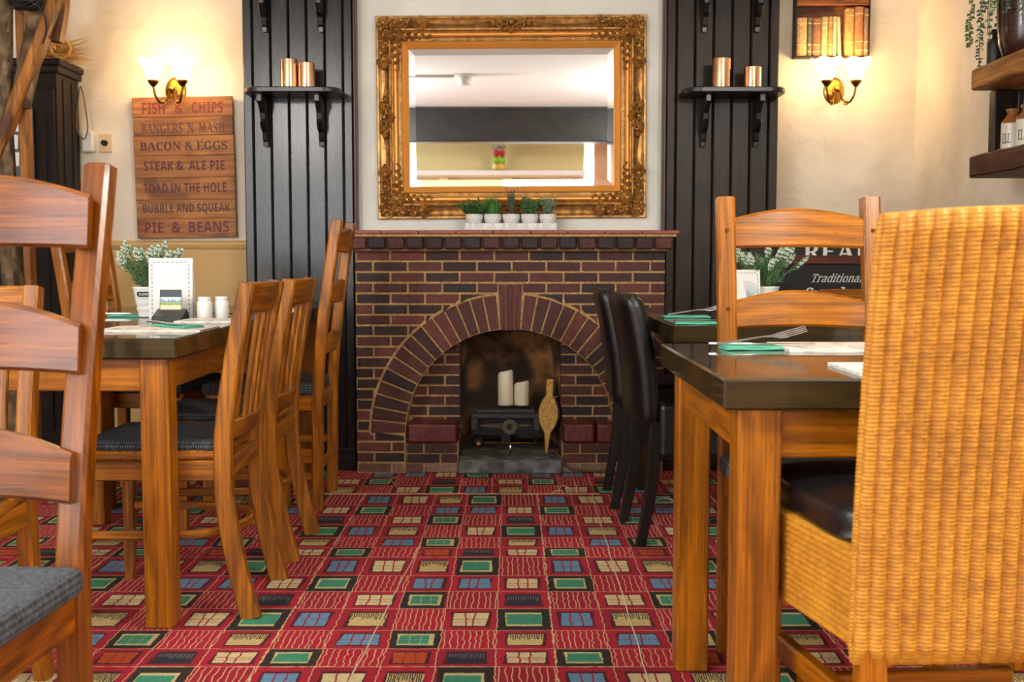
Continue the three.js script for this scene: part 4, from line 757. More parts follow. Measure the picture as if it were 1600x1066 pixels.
// ---------------------------------------------------------------- wooden menu sign
{
  const W = 0.462, H = 0.648, cw = 860, chh = Math.round(cw * H / W), cv = document.createElement('canvas'); cv.width = cw; cv.height = chh;
  const c = cv.getContext('2d'), im = c.createImageData(cw, chh), cuts = [0, 0.142, 0.272, 0.412, 0.57, 0.728, 0.862, 1];
  for (let y = 0; y < chh; y++) for (let x = 0; x < cw; x++) { const v = y / chh, k = cuts.findIndex((q) => q > v) - 1, q = woodAt((x / cw * 0.55 + k * 0.31) % 1, (v * 1.6 + k * 0.17) % 1, [198, 132, 66], [108, 62, 26], { rings: 5, knots: 0.8 }), i = (y * cw + x) * 4; im.data[i] = q[0]; im.data[i + 1] = q[1]; im.data[i + 2] = q[2]; im.data[i + 3] = 255; }
  c.putImageData(im, 0, 0);
  const rows = [['FISH   &   CHIPS', 0.079, 0.82, 'sans', '#7a2414', 0.085], ['BANGERS  N  MASH', 0.222, 0.84, 'serif', '#54301a', 0.076], ['BACON & EGGS', 0.348, 0.88, 'serif', '#2c1c14', 0.062], ['STEAK &  ALE PIE', 0.487, 0.82, 'sans', '#4a1822', 0.07], ['TOAD IN THE HOLE', 0.645, 0.84, 'sans', '#4c1a24', 0.072], ['BUBBLE AND SQUEAK', 0.788, 0.88, 'sans', '#3c2420', 0.064], ['PIE  &  BEANS', 0.925, 0.86, 'sans', '#5c1a26', 0.082]];
  c.textAlign = 'center'; c.textBaseline = 'middle';
  for (const [txt, y, w, f, color, size] of rows) { const px = size * chh; c.font = 'bold ' + px * 1.3 + 'px ' + (f === 'sans' ? 'sans-serif' : 'serif'); c.save(); c.translate(cw / 2, y * chh); const m = c.measureText(txt).width; c.scale(w * cw / m, 1); c.globalAlpha = 0.94; c.fillStyle = color; c.fillText(txt, 0, 0); c.restore(); }
  const d2 = c.getImageData(0, 0, cw, chh); for (let i = 0; i < d2.data.length; i += 4) { const x = (i >> 2) % cw, y = Math.floor((i >> 2) / cw), n = noise(x / 5, y / 2.2, 999, 999); if (n > 0.72) { const k = 0.3 * (n - 0.72) / 0.28; for (let q = 0; q < 3; q++) d2.data[i + q] = lerp(d2.data[i + q], [170, 112, 62][q], k * 2); } } c.putImageData(d2, 0, 0);
  const tx = new THREE.CanvasTexture(cv); tx.colorSpace = THREE.SRGBColorSpace; const sm = std({ map: tx, roughness: 0.6, bumpMap: tx, bumpScale: 0.0006 });
  const g = thing('menu_sign', 'wooden plank sign painted with pub dishes, hung below the sconce', 'sign', [-1.514, 1.386, ROOM.zb + 0.002]); g.rotation.z = 0.017;
  for (let k = 0; k < 7; k++) {
    const h = (cuts[k + 1] - cuts[k]) * H, yc = H / 2 - (cuts[k] + cuts[k + 1]) / 2 * H, gap = [0, 2, 3].includes(k) || [1, 3, 4].includes(k) ? 0.0016 : 0.0003;
    const q = cbox(W + rr(-0.003, 0.003), h - gap, 0.018, 0.0014), p = q.attributes.position, uv = q.attributes.uv;
    for (let i = 0; i < p.count; i++) uv.setXY(i, clamp(p.getX(i) / W + 0.5), clamp((p.getY(i) + yc) / H + 0.5));
    part('plank', q, sm, g, [0, yc, 0.019]);
  }
  for (const s of [-1, 1]) part('batten', cbox(0.04, H - 0.06, 0.01, 0.002, 'y'), M.brown, g, [s * 0.15, 0, 0.005]);
}
// ---------------------------------------------------------------- shallow bookshelf over the right lamp
{
  const x0 = 1.292, x1 = 1.632, yb = 1.883, g = thing('wall_bookshelf', 'shallow brown wall bookshelf above the right sconce', 'bookshelf', [(x0 + x1) / 2, yb, ROOM.zb]), w = x1 - x0, bm = std({ map: T.brown, color: col(255, 225, 190), roughness: 0.6 });
  const lt = std({ map: T.rustic, color: col(235, 210, 180), roughness: 0.6 });
  part('back', cbox(w, 0.5, 0.008, 0.001), lt, g, [0, 0.25, 0.004]); part('base', cbox(w, 0.006, 0.05, 0.001), bm, g, [0, 0.003, 0.033]); part('side', cbox(0.006, 0.494, 0.05, 0.001, 'y'), bm, g, [-w / 2 + 0.003, 0.253, 0.033]);
  part('side', cbox(0.003, 0.494, 0.05, 0.001, 'y'), bm, g, [w / 2 - 0.0015, 0.253, 0.033]);
  part('shelf', cbox(w - 0.01, 0.02, 0.05, 0.002), lt, g, [0, 0.246, 0.033]); part('top', cbox(w - 0.01, 0.012, 0.05, 0.002), lt, g, [0, 0.49, 0.033]);
  const book = (label, bx, by, bw, bh, rgb, tilt = 0, group) => {
    const b = thing('book', label, 'book', [bx, by, ROOM.zb + 0.034], 0, group); b.rotation.z = tilt;
    const m = std({ color: col(...rgb.map((v) => Math.min(255, v * 1.2))), roughness: 0.65, map: T.speck });
    const n = 10, R = []; for (const y of [0, bh]) R.push([...Array.from({ length: n + 1 }, (_, i) => { const a = i / n * PI; return V(bw / 2 * Math.cos(a), y, 0.012 + 0.008 * Math.sin(a)); }), V(-bw / 2, y, -0.02), V(bw / 2, y, -0.02)].reverse());
    part('cover', loft(R, { axis: 'y', crease: 0.7 }), m, b);
    const d = M.spineGilt ??= std({ color: col(222, 186, 122), roughness: 0.5 });
    for (const f of [0.12, 0.3, 0.86]) part('spine_band', cbox(bw * 0.86, 0.004, 0.002, 0.0005), d, b, [0, bh * f, 0.0195]);
  };
  const L = [[1.3, 1.347, 0.172, [214, 172, 118], 0, 'wide tan book at the end'], [1.348, 1.369, 0.172, [110, 110, 90], 0, 'thin olive and red book'], [1.372, 1.41, 0.17, [160, 110, 74], 0, 'brown banded book'], [1.414, 1.442, 0.176, [224, 190, 130], 0, 'cream book with cloth spine'], [1.444, 1.464, 0.178, [198, 148, 92], 0, 'slim tan book'], [1.466, 1.482, 0.178, [232, 206, 160], 0, 'slim pale book'], [1.492, 1.506, 0.176, [236, 214, 172], 0.05, 'thin pale leaning book'], [1.522, 1.561, 0.214, [214, 164, 96], 0, 'tall mottled tan book'], [1.565, 1.604, 0.222, [190, 128, 78], 0, 'tallest ochre book'], [1.607, 1.628, 0.214, [150, 118, 92], 0, 'tall grey brown book']];
  for (const [a, b, h, c, t, n] of L) book(n + ' on the lower bookshelf row', (a + b) / 2, yb + 0.0062, b - a, h, c, t, 'books on the wall bookshelf');
  const U = [[1.3, 1.322, [178, 96, 46], 'orange book at the end'], [1.324, 1.36, [190, 124, 64], 'thick amber book'], [1.362, 1.396, [84, 88, 66], 'dark olive book'], [1.4, 1.424, [206, 120, 48], 'bright orange book'], [1.428, 1.482, [140, 122, 100], 'wide grey book'], [1.485, 1.502, [48, 62, 56], 'dark green book'], [1.504, 1.524, [196, 72, 36], 'red orange book'], [1.526, 1.562, [214, 178, 140], 'pale cream book'], [1.565, 1.588, [70, 88, 84], 'teal book'], [1.592, 1.624, [120, 108, 92], 'grey banded book']];
  for (const [a, b, c, n] of U) book(n + ' on the upper bookshelf row', (a + b) / 2, yb + 0.2562, b - a, 0.19, c, 0, 'books on the wall bookshelf');
}
// ---------------------------------------------------------------- chalkboard sign on the right
{
  const cv = document.createElement('canvas'); cv.width = 900; cv.height = 900; const c = cv.getContext('2d');
  c.fillStyle = '#141414'; c.fillRect(0, 0, 900, 900); c.fillStyle = '#efefe8'; c.textAlign = 'left';
  const W = 0.66, H = 0.66, px = (m) => m * 900 / W;
  c.save(); c.transform(1, 0, -0.22, 1, 0, 0); c.font = 'italic ' + px(0.052) + 'px serif'; c.fillText('Traditional', px(0.205), px(0.085), px(0.24)); c.restore();
  c.font = 'bold ' + px(0.075) + 'px serif'; c.fillText('Sunday', px(0.165), px(0.165), px(0.28));
  const tx = new THREE.CanvasTexture(cv); tx.colorSpace = THREE.SRGBColorSpace; const fm = std({ map: tx, roughness: 0.6 });
  const g = thing('chalkboard_sign', 'black chalkboard lettered Traditional Sunday under a white lettered header', 'sign', [1.205, 0.402, ROOM.zb + 0.002]);
  const b = new THREE.BoxGeometry(W, H, 0.012); part('board', b, [fm, fm, fm, fm, fm, fm][0], g, [W / 2, 0.21, 0.008]);
  part('header_board', cbox(W, 0.14, 0.012), M.chalkDark ??= std({ color: col(30, 26, 24), roughness: 0.6 }), g, [W / 2, 0.65, 0.008]);
  part('header_rail', cbox(W, 0.04, 0.03, 0.003), M.shelfBrown ??= std({ map: T.rustic, color: col(150, 110, 90), roughness: 0.6 }), g, [W / 2, 0.559, 0.018]);
  const cv2 = document.createElement('canvas'); cv2.width = 660; cv2.height = 120; const c2 = cv2.getContext('2d'); c2.fillStyle = '#1e1a18'; c2.fillRect(0, 0, 660, 120); c2.fillStyle = '#e6e4dc'; c2.font = 'bold 108px serif'; c2.save(); c2.translate(148, 96); c2.scale(320 / c2.measureText('REAL').width, 1); c2.fillText('REAL', 0, 0); c2.restore();
  const t2 = new THREE.CanvasTexture(cv2); t2.colorSpace = THREE.SRGBColorSpace; part('header_lettering', new THREE.BoxGeometry(W, 0.12, 0.002), std({ map: t2, roughness: 0.6 }), g, [W / 2, 0.594, 0.0152]);
}
// ---------------------------------------------------------------- rustic shelves on the right wall
{
  const beamShelf = (y, z0, z1, label) => {
    const g = thing('rustic_shelf', label, 'shelf', [ROOM.xr - 0.002, y, 0]), d = 0.25, h = 0.075, R = [];
    for (let i = 0; i <= 24; i++) { const z = lerp(z0, z1, i / 24), j = () => rr(-0.003, 0.003); R.push(ring(V(-d / 2 + j(), -h / 2 + j() * 0.6, z), V(1, 0, 0), V(0, 1, 0), d + j(), h + j(), 0.006)); }
    part('plank', loft(R, { axis: 'z', crease: 0.4 }), M.rustic, g); return g;
  };
  const a = beamShelf(1.627, -4.0, -2.6, 'thick rough sawn wooden shelf carrying the trailing plant pot'), b = beamShelf(1.325, -4.0, -2.6, 'thick dark wooden shelf carrying stoneware bottles');
  b.children[0].material = M.rusticDark = std({ map: T.rustic, color: col(130, 100, 80), roughness: 0.6, bumpMap: T.rustic, bumpScale: 0.003 });
  { const p = thing('shelf_upright', 'dark wooden upright between the rustic shelves by the wall corner', 'upright', [ROOM.xr - 0.15, 1.326, -3.97]); part('post', cbox(0.08, 0.224, 0.05, 0.004, 'y'), M.brown, p, [0, 0.112, 0]); part('edge_strip', cbox(0.02, 0.224, 0.02, 0.002, 'y'), M.blackWood, p, [0.045, 0.112, 0.03]); }
  // stoneware bottles
  const cv = document.createElement('canvas'); cv.width = 512; cv.height = 256; const c = cv.getContext('2d'); c.fillStyle = '#dcd6c6'; c.fillRect(0, 0, 512, 256); c.fillStyle = '#2a2622'; c.textAlign = 'center';
  for (const x of [128, 384]) { c.font = 'bold 40px serif'; c.fillText('ELL', x, 60); c.beginPath(); c.ellipse(x - 14, 120, 16, 26, 0.4, 0, 7); c.fill(); c.beginPath(); c.ellipse(x + 18, 130, 12, 28, -0.4, 0, 7); c.fill(); c.fillRect(x - 22, 150, 50, 10); c.font = '26px serif'; c.fillText('STONE', x, 205); }
  const tx = new THREE.CanvasTexture(cv); tx.colorSpace = THREE.SRGBColorSpace; tx.wrapS = THREE.RepeatWrapping; const bm = std({ map: tx, roughness: 0.3 }), cap = std({ color: col(150, 96, 48), roughness: 0.25 });
  [[-3.895, 'stoneware bottle with brown neck, next to the wooden upright'], [-3.78, 'stoneware bottle with brown neck, second from the wooden upright'], [-3.665, 'stoneware bottle with brown neck, third from the wooden upright']].forEach(([z, label], i) => {
    const g = thing('stoneware_bottle', label, 'bottle', [ROOM.xr - 0.15, 1.326, z], 0.6 + i * 0.1, 'stoneware bottles'); g.scale.setScalar(0.8);
    part('body', lathe([[0, 0], [0.042, 0], [0.044, 0.004], [0.044, 0.125]], 32), bm, g);
    part('shoulder', lathe([[0.044, 0.125], [0.042, 0.135], [0.026, 0.155], [0.02, 0.166], [0.02, 0.172], [0.026, 0.174], [0.027, 0.186], [0.02, 0.19], [0, 0.19]], 32), cap, g);
  });
  // small black bottle and glazed pot with a trailing plant
  const s = thing('black_bottle', 'small black corked bottle beside the brown glazed pot', 'bottle', [ROOM.xr - 0.195, 1.6272, -3.95]); part('body', lathe([[0, 0], [0.024, 0], [0.026, 0.01], [0.026, 0.085], [0.02, 0.094], [0.009, 0.1], [0.009, 0.11]], 24), M.leather, s); part('stopper', lathe([[0, 0.106], [0.008, 0.106], [0.012, 0.12], [0.013, 0.128], [0, 0.13]], 16), M.ironDark, s);
  const g = thing('trailing_plant', 'brown glazed pot of trailing leafy greenery on the rustic shelf', 'plant', [ROOM.xr - 0.135, 1.6272, -3.83]);
  part('pot', lathe([[0, 0], [0.06, 0], [0.078, 0.012], [0.092, 0.06], [0.098, 0.12], [0.1, 0.2], [0.104, 0.24], [0.098, 0.242], [0.094, 0.2], [0, 0.2]], 40), std({ color: col(62, 34, 24), roughness: 0.16, map: T.speck }), g);
  part('soil', lathe([[0.093, 0.202], [0, 0.212]], 20), M.soil, g);
  const lm = leafMat(86, 116, 88, 0.2), lm2 = leafMat(110, 128, 84, 0.2);
  const strand = (pts, n, size, m) => { const cu = new THREE.CatmullRomCurve3(pts.map((p) => V(...p))), L = new Leaves(); for (let i = 0; i < n; i++) { const t = (i + 0.5) / n, p = cu.getPoint(t), d = cu.getTangent(t); for (let k = 0; k < 3; k++) { const o = V(rr(-1, 1), rr(-1, 1), rr(-1, 1)).cross(d).normalize(); L.add(p, o.addScaledVector(d, 0.35), size * rr(0.7, 1.15) * (1 - 0.35 * t), size * 0.5, 0.3, rr(-1, 1)); } } const st = part('trailing_stem', tube(pts.map((p) => V(...p)), 0.0014, 30, 5), m, g); part('leaves', L.geo(), m, st); };
  strand([[-0.02, 0.22, -0.03], [-0.07, 0.34, -0.1], [-0.05, 0.34, -0.22], [-0.055, 0.2, -0.25], [-0.055, 0.1, -0.26], [-0.05, -0.02, -0.265]], 52, 0.026, lm);
  strand([[-0.02, 0.22, -0.03], [-0.08, 0.36, -0.1], [-0.08, 0.34, -0.22], [-0.075, 0.24, -0.29], [-0.075, 0.16, -0.305], [-0.07, 0.105, -0.31]], 44, 0.026, lm2);
  strand([[-0.02, 0.22, -0.03], [-0.06, 0.32, -0.1], [-0.08, 0.28, -0.17], [-0.085, 0.19, -0.19]], 22, 0.024, lm);
  for (let k = 0; k < 9; k++) { const a = PI + lerp(-1.9, 1.6, k / 8), r = 0.112; strand([[0, 0.22, 0], [r * 0.8 * Math.cos(a), 0.275, r * 0.8 * Math.sin(a)], [r * 1.08 * Math.cos(a), 0.23, r * 1.08 * Math.sin(a)], [r * 1.12 * Math.cos(a), rr(0.06, 0.17), r * 1.12 * Math.sin(a)]], 22, 0.026, k % 2 ? lm : lm2); }
}
// ---------------------------------------------------------------- timber frame, cabinet and oddments in the left corner
{
  const f = thing('timber_frame', 'rough timber posts with a diagonal brace in front of the dark cabinet', 'timber frame', [0, 0, -4.6]);
  const R = []; for (let i = 0; i <= 40; i++) { const y = 2.418 * i / 40, n = 18; R.push(Array.from({ length: n }, (_, k) => { const a = -k / n * 2 * PI, q = 0.04 * (1 + 0.12 * Math.sin(3 * a + y * 4) + 0.25 * (noise(k * 0.9, y * 9, 18, 99) - 0.5)); return V(-2.055 + 0.012 * Math.sin(y * 3) + q * Math.cos(a), y, q * Math.sin(a)); })); }
  part('bark_post', loft(R, { axis: 'y', crease: 1.2 }), M.bark, f);
  part('square_post', cbox(0.034, 2.418, 0.06, 0.004, 'y'), M.rustic, f, [-1.998, 1.209, -0.05]);
  part('thick_post', beam([V(-1.868, 1.85, -0.06), V(-1.845, 2.1, -0.06), V(-1.84, 2.418, -0.06)], V(1, 0, 0), (t) => [lerp(0.05, 0.075, clamp(t * 4)), 0.07], { n: 10, ch: 0.01 }), M.rustic, f);
  part('diagonal_brace', beam([V(-2.11, 1.32, 0.03), V(-2.05, 1.46, 0.03), V(-1.985, 1.633, 0.02), V(-1.93, 1.764, 0.01), V(-1.86, 1.948, 0.0), V(-1.82, 2.1, -0.02)], V(0, 0, 1), [0.07, 0.048], { n: 20, ch: 0.01 }), M.rustic, f);
  part('weathered_plank', beam([V(-2.0, 1.58, -0.005), V(-1.965, 1.72, -0.01), V(-1.925, 1.9, -0.02), V(-1.9, 2.05, -0.03)], V(0, 0, 1), [0.04, 0.085], { n: 10, ch: 0.01 }), M.bark, f);
  const hr = thing('black_harness', 'black leather strapping bundled over the timber brace', 'harness', [-1.93, 2.0, -4.56]);
  for (let k = 0; k < 9; k++) part('strap', beam([V(-0.07 + rr(-0.01, 0.01), 0.12 + k * 0.012, 0), V(-0.05 + rr(-0.01, 0.01), -0.01 + rr(-0.03, 0.02), 0.03), V(0.0, -0.03 + rr(-0.02, 0.02), 0.05), V(0.05, -0.02 + rr(-0.02, 0.03), 0.03), V(0.06, 0.1, 0)], V(0, 0.3, 1), [0.03, 0.006], { n: 16, ch: 0.002 }), M.leather, hr);
  part('hanging_strap', tube([V(0.03, -0.02, 0.05), V(0.07, -0.06, 0.04), V(0.08, -0.12, 0.03), V(0.06, -0.18, 0.02)], 0.004), M.leather, hr);
  const CB = std({ map: T.brown, color: col(190, 150, 135), roughness: 0.75 }), c = thing('dark_cabinet', 'tall dark brown wooden cabinet standing against the cream wall', 'cabinet', [-2.2, 0, -5.11]);
  const bw = 0.4, bd = 0.25; part('carcass', cbox(bw, 1.78, bd, 0.003, 'y'), CB, c, [0, 0.89, 0]);
  part('cornice', merge([cbox(bw + 0.03, 0.03, bd + 0.02, 0.003).translate(0, 0.015, 0.004), cbox(bw + 0.05, 0.03, bd + 0.03, 0.004).translate(0, 0.045, 0.006)]), CB, c, [0, 1.78, 0]);
  for (const s of [-1, 1]) { const d = part('door', cbox(bw / 2 - 0.012, 1.62, 0.018, 0.003, 'y'), CB, c, [s * (bw / 4 - 0.002), 0.9, bd / 2 + 0.009]); part('door_panel', cbox(bw / 2 - 0.08, 1.4, 0.008, 0.004, 'y'), CB, d, [0, 0, 0.012]); part('knob', new THREE.SphereGeometry(0.012, 12, 8), M.brassDark, d, [-s * 0.07, 0, 0.02]); }
  for (const z of [-0.06, 0.04]) part('side_stile', cbox(0.006, 1.76, 0.045, 0.002, 'y'), CB, c, [bw / 2 + 0.003, 0.88, z]);
  const st = thing('straw_bundle', 'dried straw bundle tied with ribbon on top of the cabinet', 'dried flowers', [-2.05, 1.852, -5.08]);
  const L = new Leaves(); for (let k = 0; k < 120; k++) { const o = V(rr(-0.07, 0.0), rr(0.0, 0.03), rr(-0.06, 0.05)); L.add(o, V(1, rr(-0.25, 0.5), rr(-0.3, 0.3)), rr(0.06, 0.17), 0.004, 0.1, rr(0, 3)); } for (let k = 0; k < 60; k++) L.add(V(rr(-0.04, 0.05), 0.02, rr(-0.03, 0.06)), cone(0.4), rr(0.03, 0.07), 0.01, 0.5, rr(0, 3)); st.scale.setScalar(1.35); part('stalks', L.geo(), leafMat(206, 164, 92, 0.1), st);
  part('ribbon', new THREE.TorusGeometry(0.03, 0.006, 8, 20), std({ color: col(196, 150, 84), roughness: 0.8 }), st, [0.04, 0.03, 0.04], [0.4, 0.5, 0]);
  part('tied_knot', new THREE.IcosahedronGeometry(0.035, 2), M.straw, st, [-0.06, 0.03, 0.03]);
  single('cord_loop', tube([V(0, 0, 0), V(0.02, -0.1, 0), V(0.026, -0.2, 0), V(0.008, -0.24, 0), V(-0.02, -0.2, 0), V(-0.014, -0.08, 0)], 0.003, 50, 6, true), std({ color: col(120, 88, 52), roughness: 0.9 }), 'thin cord loop hanging beside the dark cabinet', 'cord', [-1.965, 1.75, -5.17]);
  const sw = thing('thermostat', 'small white control box on the wall beside the cabinet', 'switch', [-1.955, 1.505, ROOM.zb]); part('housing', cbox(0.05, 0.095, 0.045, 0.005), M.plasticWhite, sw, [0, 0, 0.024]);
  const kn = thing('dimmer_plate', 'beige square dimmer plate with black knob beside the white control box', 'switch', [-1.885, 1.5, ROOM.zb]); part('plate', cbox(0.06, 0.085, 0.01, 0.003), std({ color: col(216, 190, 150), roughness: 0.4 }), kn, [0, 0, 0.006]); part('knob', at(new THREE.CylinderGeometry(0.013, 0.014, 0.02, 16), 0, 0, 0.02, PI / 2), M.ironDark, kn);
  const nb = thing('notice_board', 'blue grey notice board with white notes behind the timber posts', 'board', [-2.16, 1.45, -4.945]); part('panel', cbox(0.14, 0.34, 0.008), std({ color: col(90, 100, 112), roughness: 0.8 }), nb); for (let k = 0; k < 3; k++) part('note', cbox(0.05, 0.06, 0.002, 0.0005), M.paper, nb, [-0.02 + rr(-0.006, 0.02), 0.1 - k * 0.075, 0.006], [0, 0, rr(-0.1, 0.1)]);
}
// ---------------------------------------------------------------- table settings
const TY = 0.7602;
function flowerPot(label, x, z, turn, lettered) {
  const g = thing('flower_pot', label, 'plant', [x, TY, z], turn, 'white potted lavender');
  const prof = [[0, 0], [0.036, 0], [0.038, 0.003]]; for (let i = 0; i <= 16; i++) { const t = i / 16; prof.push([0.038 + 0.016 * t + (t > 0.1 && t < 0.62 ? 0.0016 * Math.cos(t * 16 * PI / 2) : 0), 0.004 + 0.094 * t]); } prof.push([0.056, 0.1], [0.056, 0.106], [0.052, 0.106], [0.05, 0.09], [0, 0.09]);
  part('pot', lathe(prof, 40), M.china, g); part('soil', lathe([[0.05, 0.091], [0, 0.096]], 16), M.soil, g);
  if (lettered) {
    const cv = document.createElement('canvas'); cv.width = 256; cv.height = 96; const c = cv.getContext('2d'); c.fillStyle = '#f2f2f0'; c.fillRect(0, 0, 256, 96); c.fillStyle = '#1c1c1c'; c.beginPath(); c.roundRect(6, 8, 244, 80, 36); c.fill(); c.fillStyle = '#f0f0f0'; c.font = 'bold 50px serif'; c.textAlign = 'center'; c.fillText('FLOWER', 132, 66, 190);
    const tx = new THREE.CanvasTexture(cv); tx.colorSpace = THREE.SRGBColorSpace;
    const lg = new THREE.CylinderGeometry(0.0562, 0.0535, 0.022, 20, 1, true, -0.62, 1.24); part('pot_label', lg, std({ map: tx, roughness: 0.4, side: THREE.DoubleSide }), g, [0, 0.081, 0]);
  }
  const L = new Leaves(), F = [], bud = new THREE.OctahedronGeometry(0.0042, 0), stems = [], B = new Leaves();
  for (let k = 0; k < 34; k++) {
    const a = k * 2.4, sp = k < 17 ? rr(0.35, 0.95) : rr(0.1, 0.6), len = k < 17 ? rr(0.13, 0.175) : rr(0.09, 0.14), dir = V(Math.cos(a) * sp, 1, Math.sin(a) * sp).normalize(), o = V(Math.cos(a) * 0.02, 0.09, Math.sin(a) * 0.02), tip = o.clone().addScaledVector(dir, len).add(V(0, -len * 0.15 * sp, 0)), mid = o.clone().lerp(tip, 0.5).add(V(0, 0.012, 0));
    stems.push(tube([o, mid, tip], 0.0011, 8, 4));
    for (let q = 0; q < 18; q++) { const t = 0.08 + q / 18 * 0.8, p = o.clone().lerp(tip, t).add(V(0, 0.024 * t * (1 - t) * 2, 0)); L.add(p, dir.clone().multiplyScalar(0.7).add(V(rr(-1, 1), rr(-0.2, 0.6), rr(-1, 1))), rr(0.028, 0.05), 0.0048, 0.4, rr(0, 3)); }
    if (k < 17) for (let q = 0; q < 60; q++) { const t = q / 60, w = 0.0095 * Math.sin(PI * (0.15 + 0.8 * t)), aa = q * 2.4, p = tip.clone().addScaledVector(dir, -0.018 + t * 0.05); (q % 3 ? F : null)?.push(at(bud, p.x + w * Math.cos(aa), p.y + w * 0.3, p.z + w * Math.sin(aa), rr(0, 3), rr(0, 3), 0, rr(0.6, 1.1))); B.add(p, V(Math.cos(aa), 0.8, Math.sin(aa)), 0.012, 0.004, 0.2, rr(0, 3)); }
  }
  part('stems', merge(stems), M.stem ??= std({ color: col(122, 150, 80), roughness: 0.8 }), g); part('leaves', L.geo(), M.lavLeaf ??= leafMat(92, 134, 92, 0.25), g); part('bud_leaves', B.geo(), M.budLeaf ??= leafMat(132, 168, 128, 0.25), g); part('flower_spikes', merge(F), M.frost ??= std({ color: col(226, 236, 222), roughness: 0.9 }), g);
}
flowerPot('white ribbed pot lettered FLOWER with frosted lavender on the left table', -1.262, -3.9, 0.05, true);
flowerPot('white pot of frosted lavender seen between the pegged ladder back slats', 0.885, -3.95, 1.2, false);

function menuCard(label, x, z, turn, w, h, rich) {
  const cv = document.createElement('canvas'); cv.width = 400; cv.height = 560; const c = cv.getContext('2d'); c.fillStyle = '#f6f6f2'; c.fillRect(0, 0, 400, 560); c.fillStyle = '#5a6470';
  for (let i = 0; i < 8; i++) c.fillRect(40 + i * 41, 34, 22, 8); for (let i = 0; i < 12; i++) { c.fillRect(26, 56 + i * 40, 8, 24); c.fillRect(364, 56 + i * 40, 8, 24); }
  if (rich) { c.fillStyle = '#b8b8b4'; c.font = '15px sans-serif'; c.textAlign = 'center'; for (const [t, y] of [['—— · ——', 240], ['—', 258], ['— —', 276]]) c.fillText(t, 200, y); }
  else { c.fillStyle = '#9fb2bd'; for (let i = 0; i < 14; i++) { c.save(); c.translate(230, 330); c.rotate(-0.2 - i * 0.12); c.fillRect(0, 0, 200, 7); c.restore(); } c.fillStyle = '#2f6a92'; c.fillRect(250, 330, 90, 80); }
  const tx = new THREE.CanvasTexture(cv); tx.colorSpace = THREE.SRGBColorSpace;
  const g = thing('menu_card', label, 'menu', [x, TY, z], turn); part('card', new THREE.BoxGeometry(w, h, 0.002), std({ map: tx, roughness: 0.6 }), g, [0, h / 2, 0], [-0.06, 0, 0]); part('rear_leaf', new THREE.BoxGeometry(w, h, 0.002), M.paper, g, [0, h / 2, -0.03], [0.1, 0, 0]);
}
menuCard('white folded menu card with dashed border behind the black card stand', -1.157, -3.8, 0.05, 0.146, 0.205, true);
menuCard('small white patterned card beside the right lavender pot', 0.80, -3.86, 0.25, 0.12, 0.165, false);
{
  const g = thing('card_stand', 'black angled card stand holding a landscape picture card', 'card stand', [-1.135, TY, -3.72]);
  part('base', extrude([[-0.045, 0], [0.045, 0], [0.045, 0.012], [0.02, 0.036], [-0.045, 0.012]].map(([x, y]) => [x, y]), 0.1, 0.002), M.blackPlastic ??= std({ color: col(20, 22, 26), roughness: 0.3 }), g, [-0.05, 0, 0], [0, PI / 2, 0]);
  const cv = document.createElement('canvas'); cv.width = 256; cv.height = 220; const c = cv.getContext('2d'); c.fillStyle = '#20262c'; c.fillRect(0, 0, 256, 220); c.fillStyle = '#cfe0ea'; c.fillRect(6, 80, 244, 60); c.fillStyle = '#7d8b94'; for (let i = 0; i < 9; i++) c.fillRect(10 + i * 27, 100 + (i * 37) % 26, 22, 40); c.fillStyle = '#8fae58'; c.fillRect(6, 140, 244, 30); c.fillStyle = '#e6dcb0'; c.fillRect(6, 168, 244, 46); c.fillStyle = '#a4552e'; c.fillRect(100, 160, 30, 8);
  const tx = new THREE.CanvasTexture(cv); tx.colorSpace = THREE.SRGBColorSpace; part('picture_card', new THREE.BoxGeometry(0.072, 0.068, 0.002), std({ map: tx, roughness: 0.35 }), g, [0, 0.066, -0.005], [-0.1, 0, 0]);
}
for (const [x, z, l] of [[-1.035, -3.77, 'white ceramic shaker standing next to the menu card'], [-0.988, -3.81, 'white ceramic shaker standing behind its twin']]) {
  const g = thing('shaker', l, 'shaker', [x, TY, z], 0, 'salt and pepper'); part('jar', lathe([[0, 0], [0.022, 0], [0.025, 0.004], [0.026, 0.03], [0.025, 0.056], [0.02, 0.063], [0.02, 0.064]], 32), M.china, g); part('lid', lathe([[0.0205, 0.063], [0.022, 0.065], [0.022, 0.073], [0.02, 0.075], [0, 0.0755]], 32), M.china, g);
}
// place settings
function fork() { const R = []; const P = [[0, 0.002, 0.008], [0.03, 0.003, 0.007], [0.1, 0.006, 0.004], [0.125, 0.004, 0.008], [0.14, 0.003, 0.02], [0.155, 0.004, 0.023]]; for (const [z, y, w] of P) R.push(ring(V(0, y, z), V(1, 0, 0), V(0, -1, 0), w, 0.002, 0.0006)); const L = [loft(R, { axis: 'z' })]; for (let i = 0; i < 4; i++) { const x = (i - 1.5) * 0.0062; L.push(beam([V(x, 0.004, 0.153), V(x, 0.0075, 0.175), V(x, 0.013, 0.2)], V(1, 0, 0), [0.003, 0.0018], { n: 6, axis: 'z', ch: 0.0005 })); } return merge(L); }
function knife() { const R = []; for (const [z, w, h] of [[0, 0.01, 0.005], [0.04, 0.012, 0.006], [0.09, 0.009, 0.005], [0.1, 0.016, 0.002], [0.17, 0.019, 0.0016], [0.2, 0.012, 0.0012], [0.212, 0.003, 0.001]]) R.push(ring(V(0, 0.003, z), V(1, 0, 0), V(0, -1, 0), w, h, 0.0008)); return loft(R, { axis: 'z' }); }
const forkG = fork(), knifeG = knife();
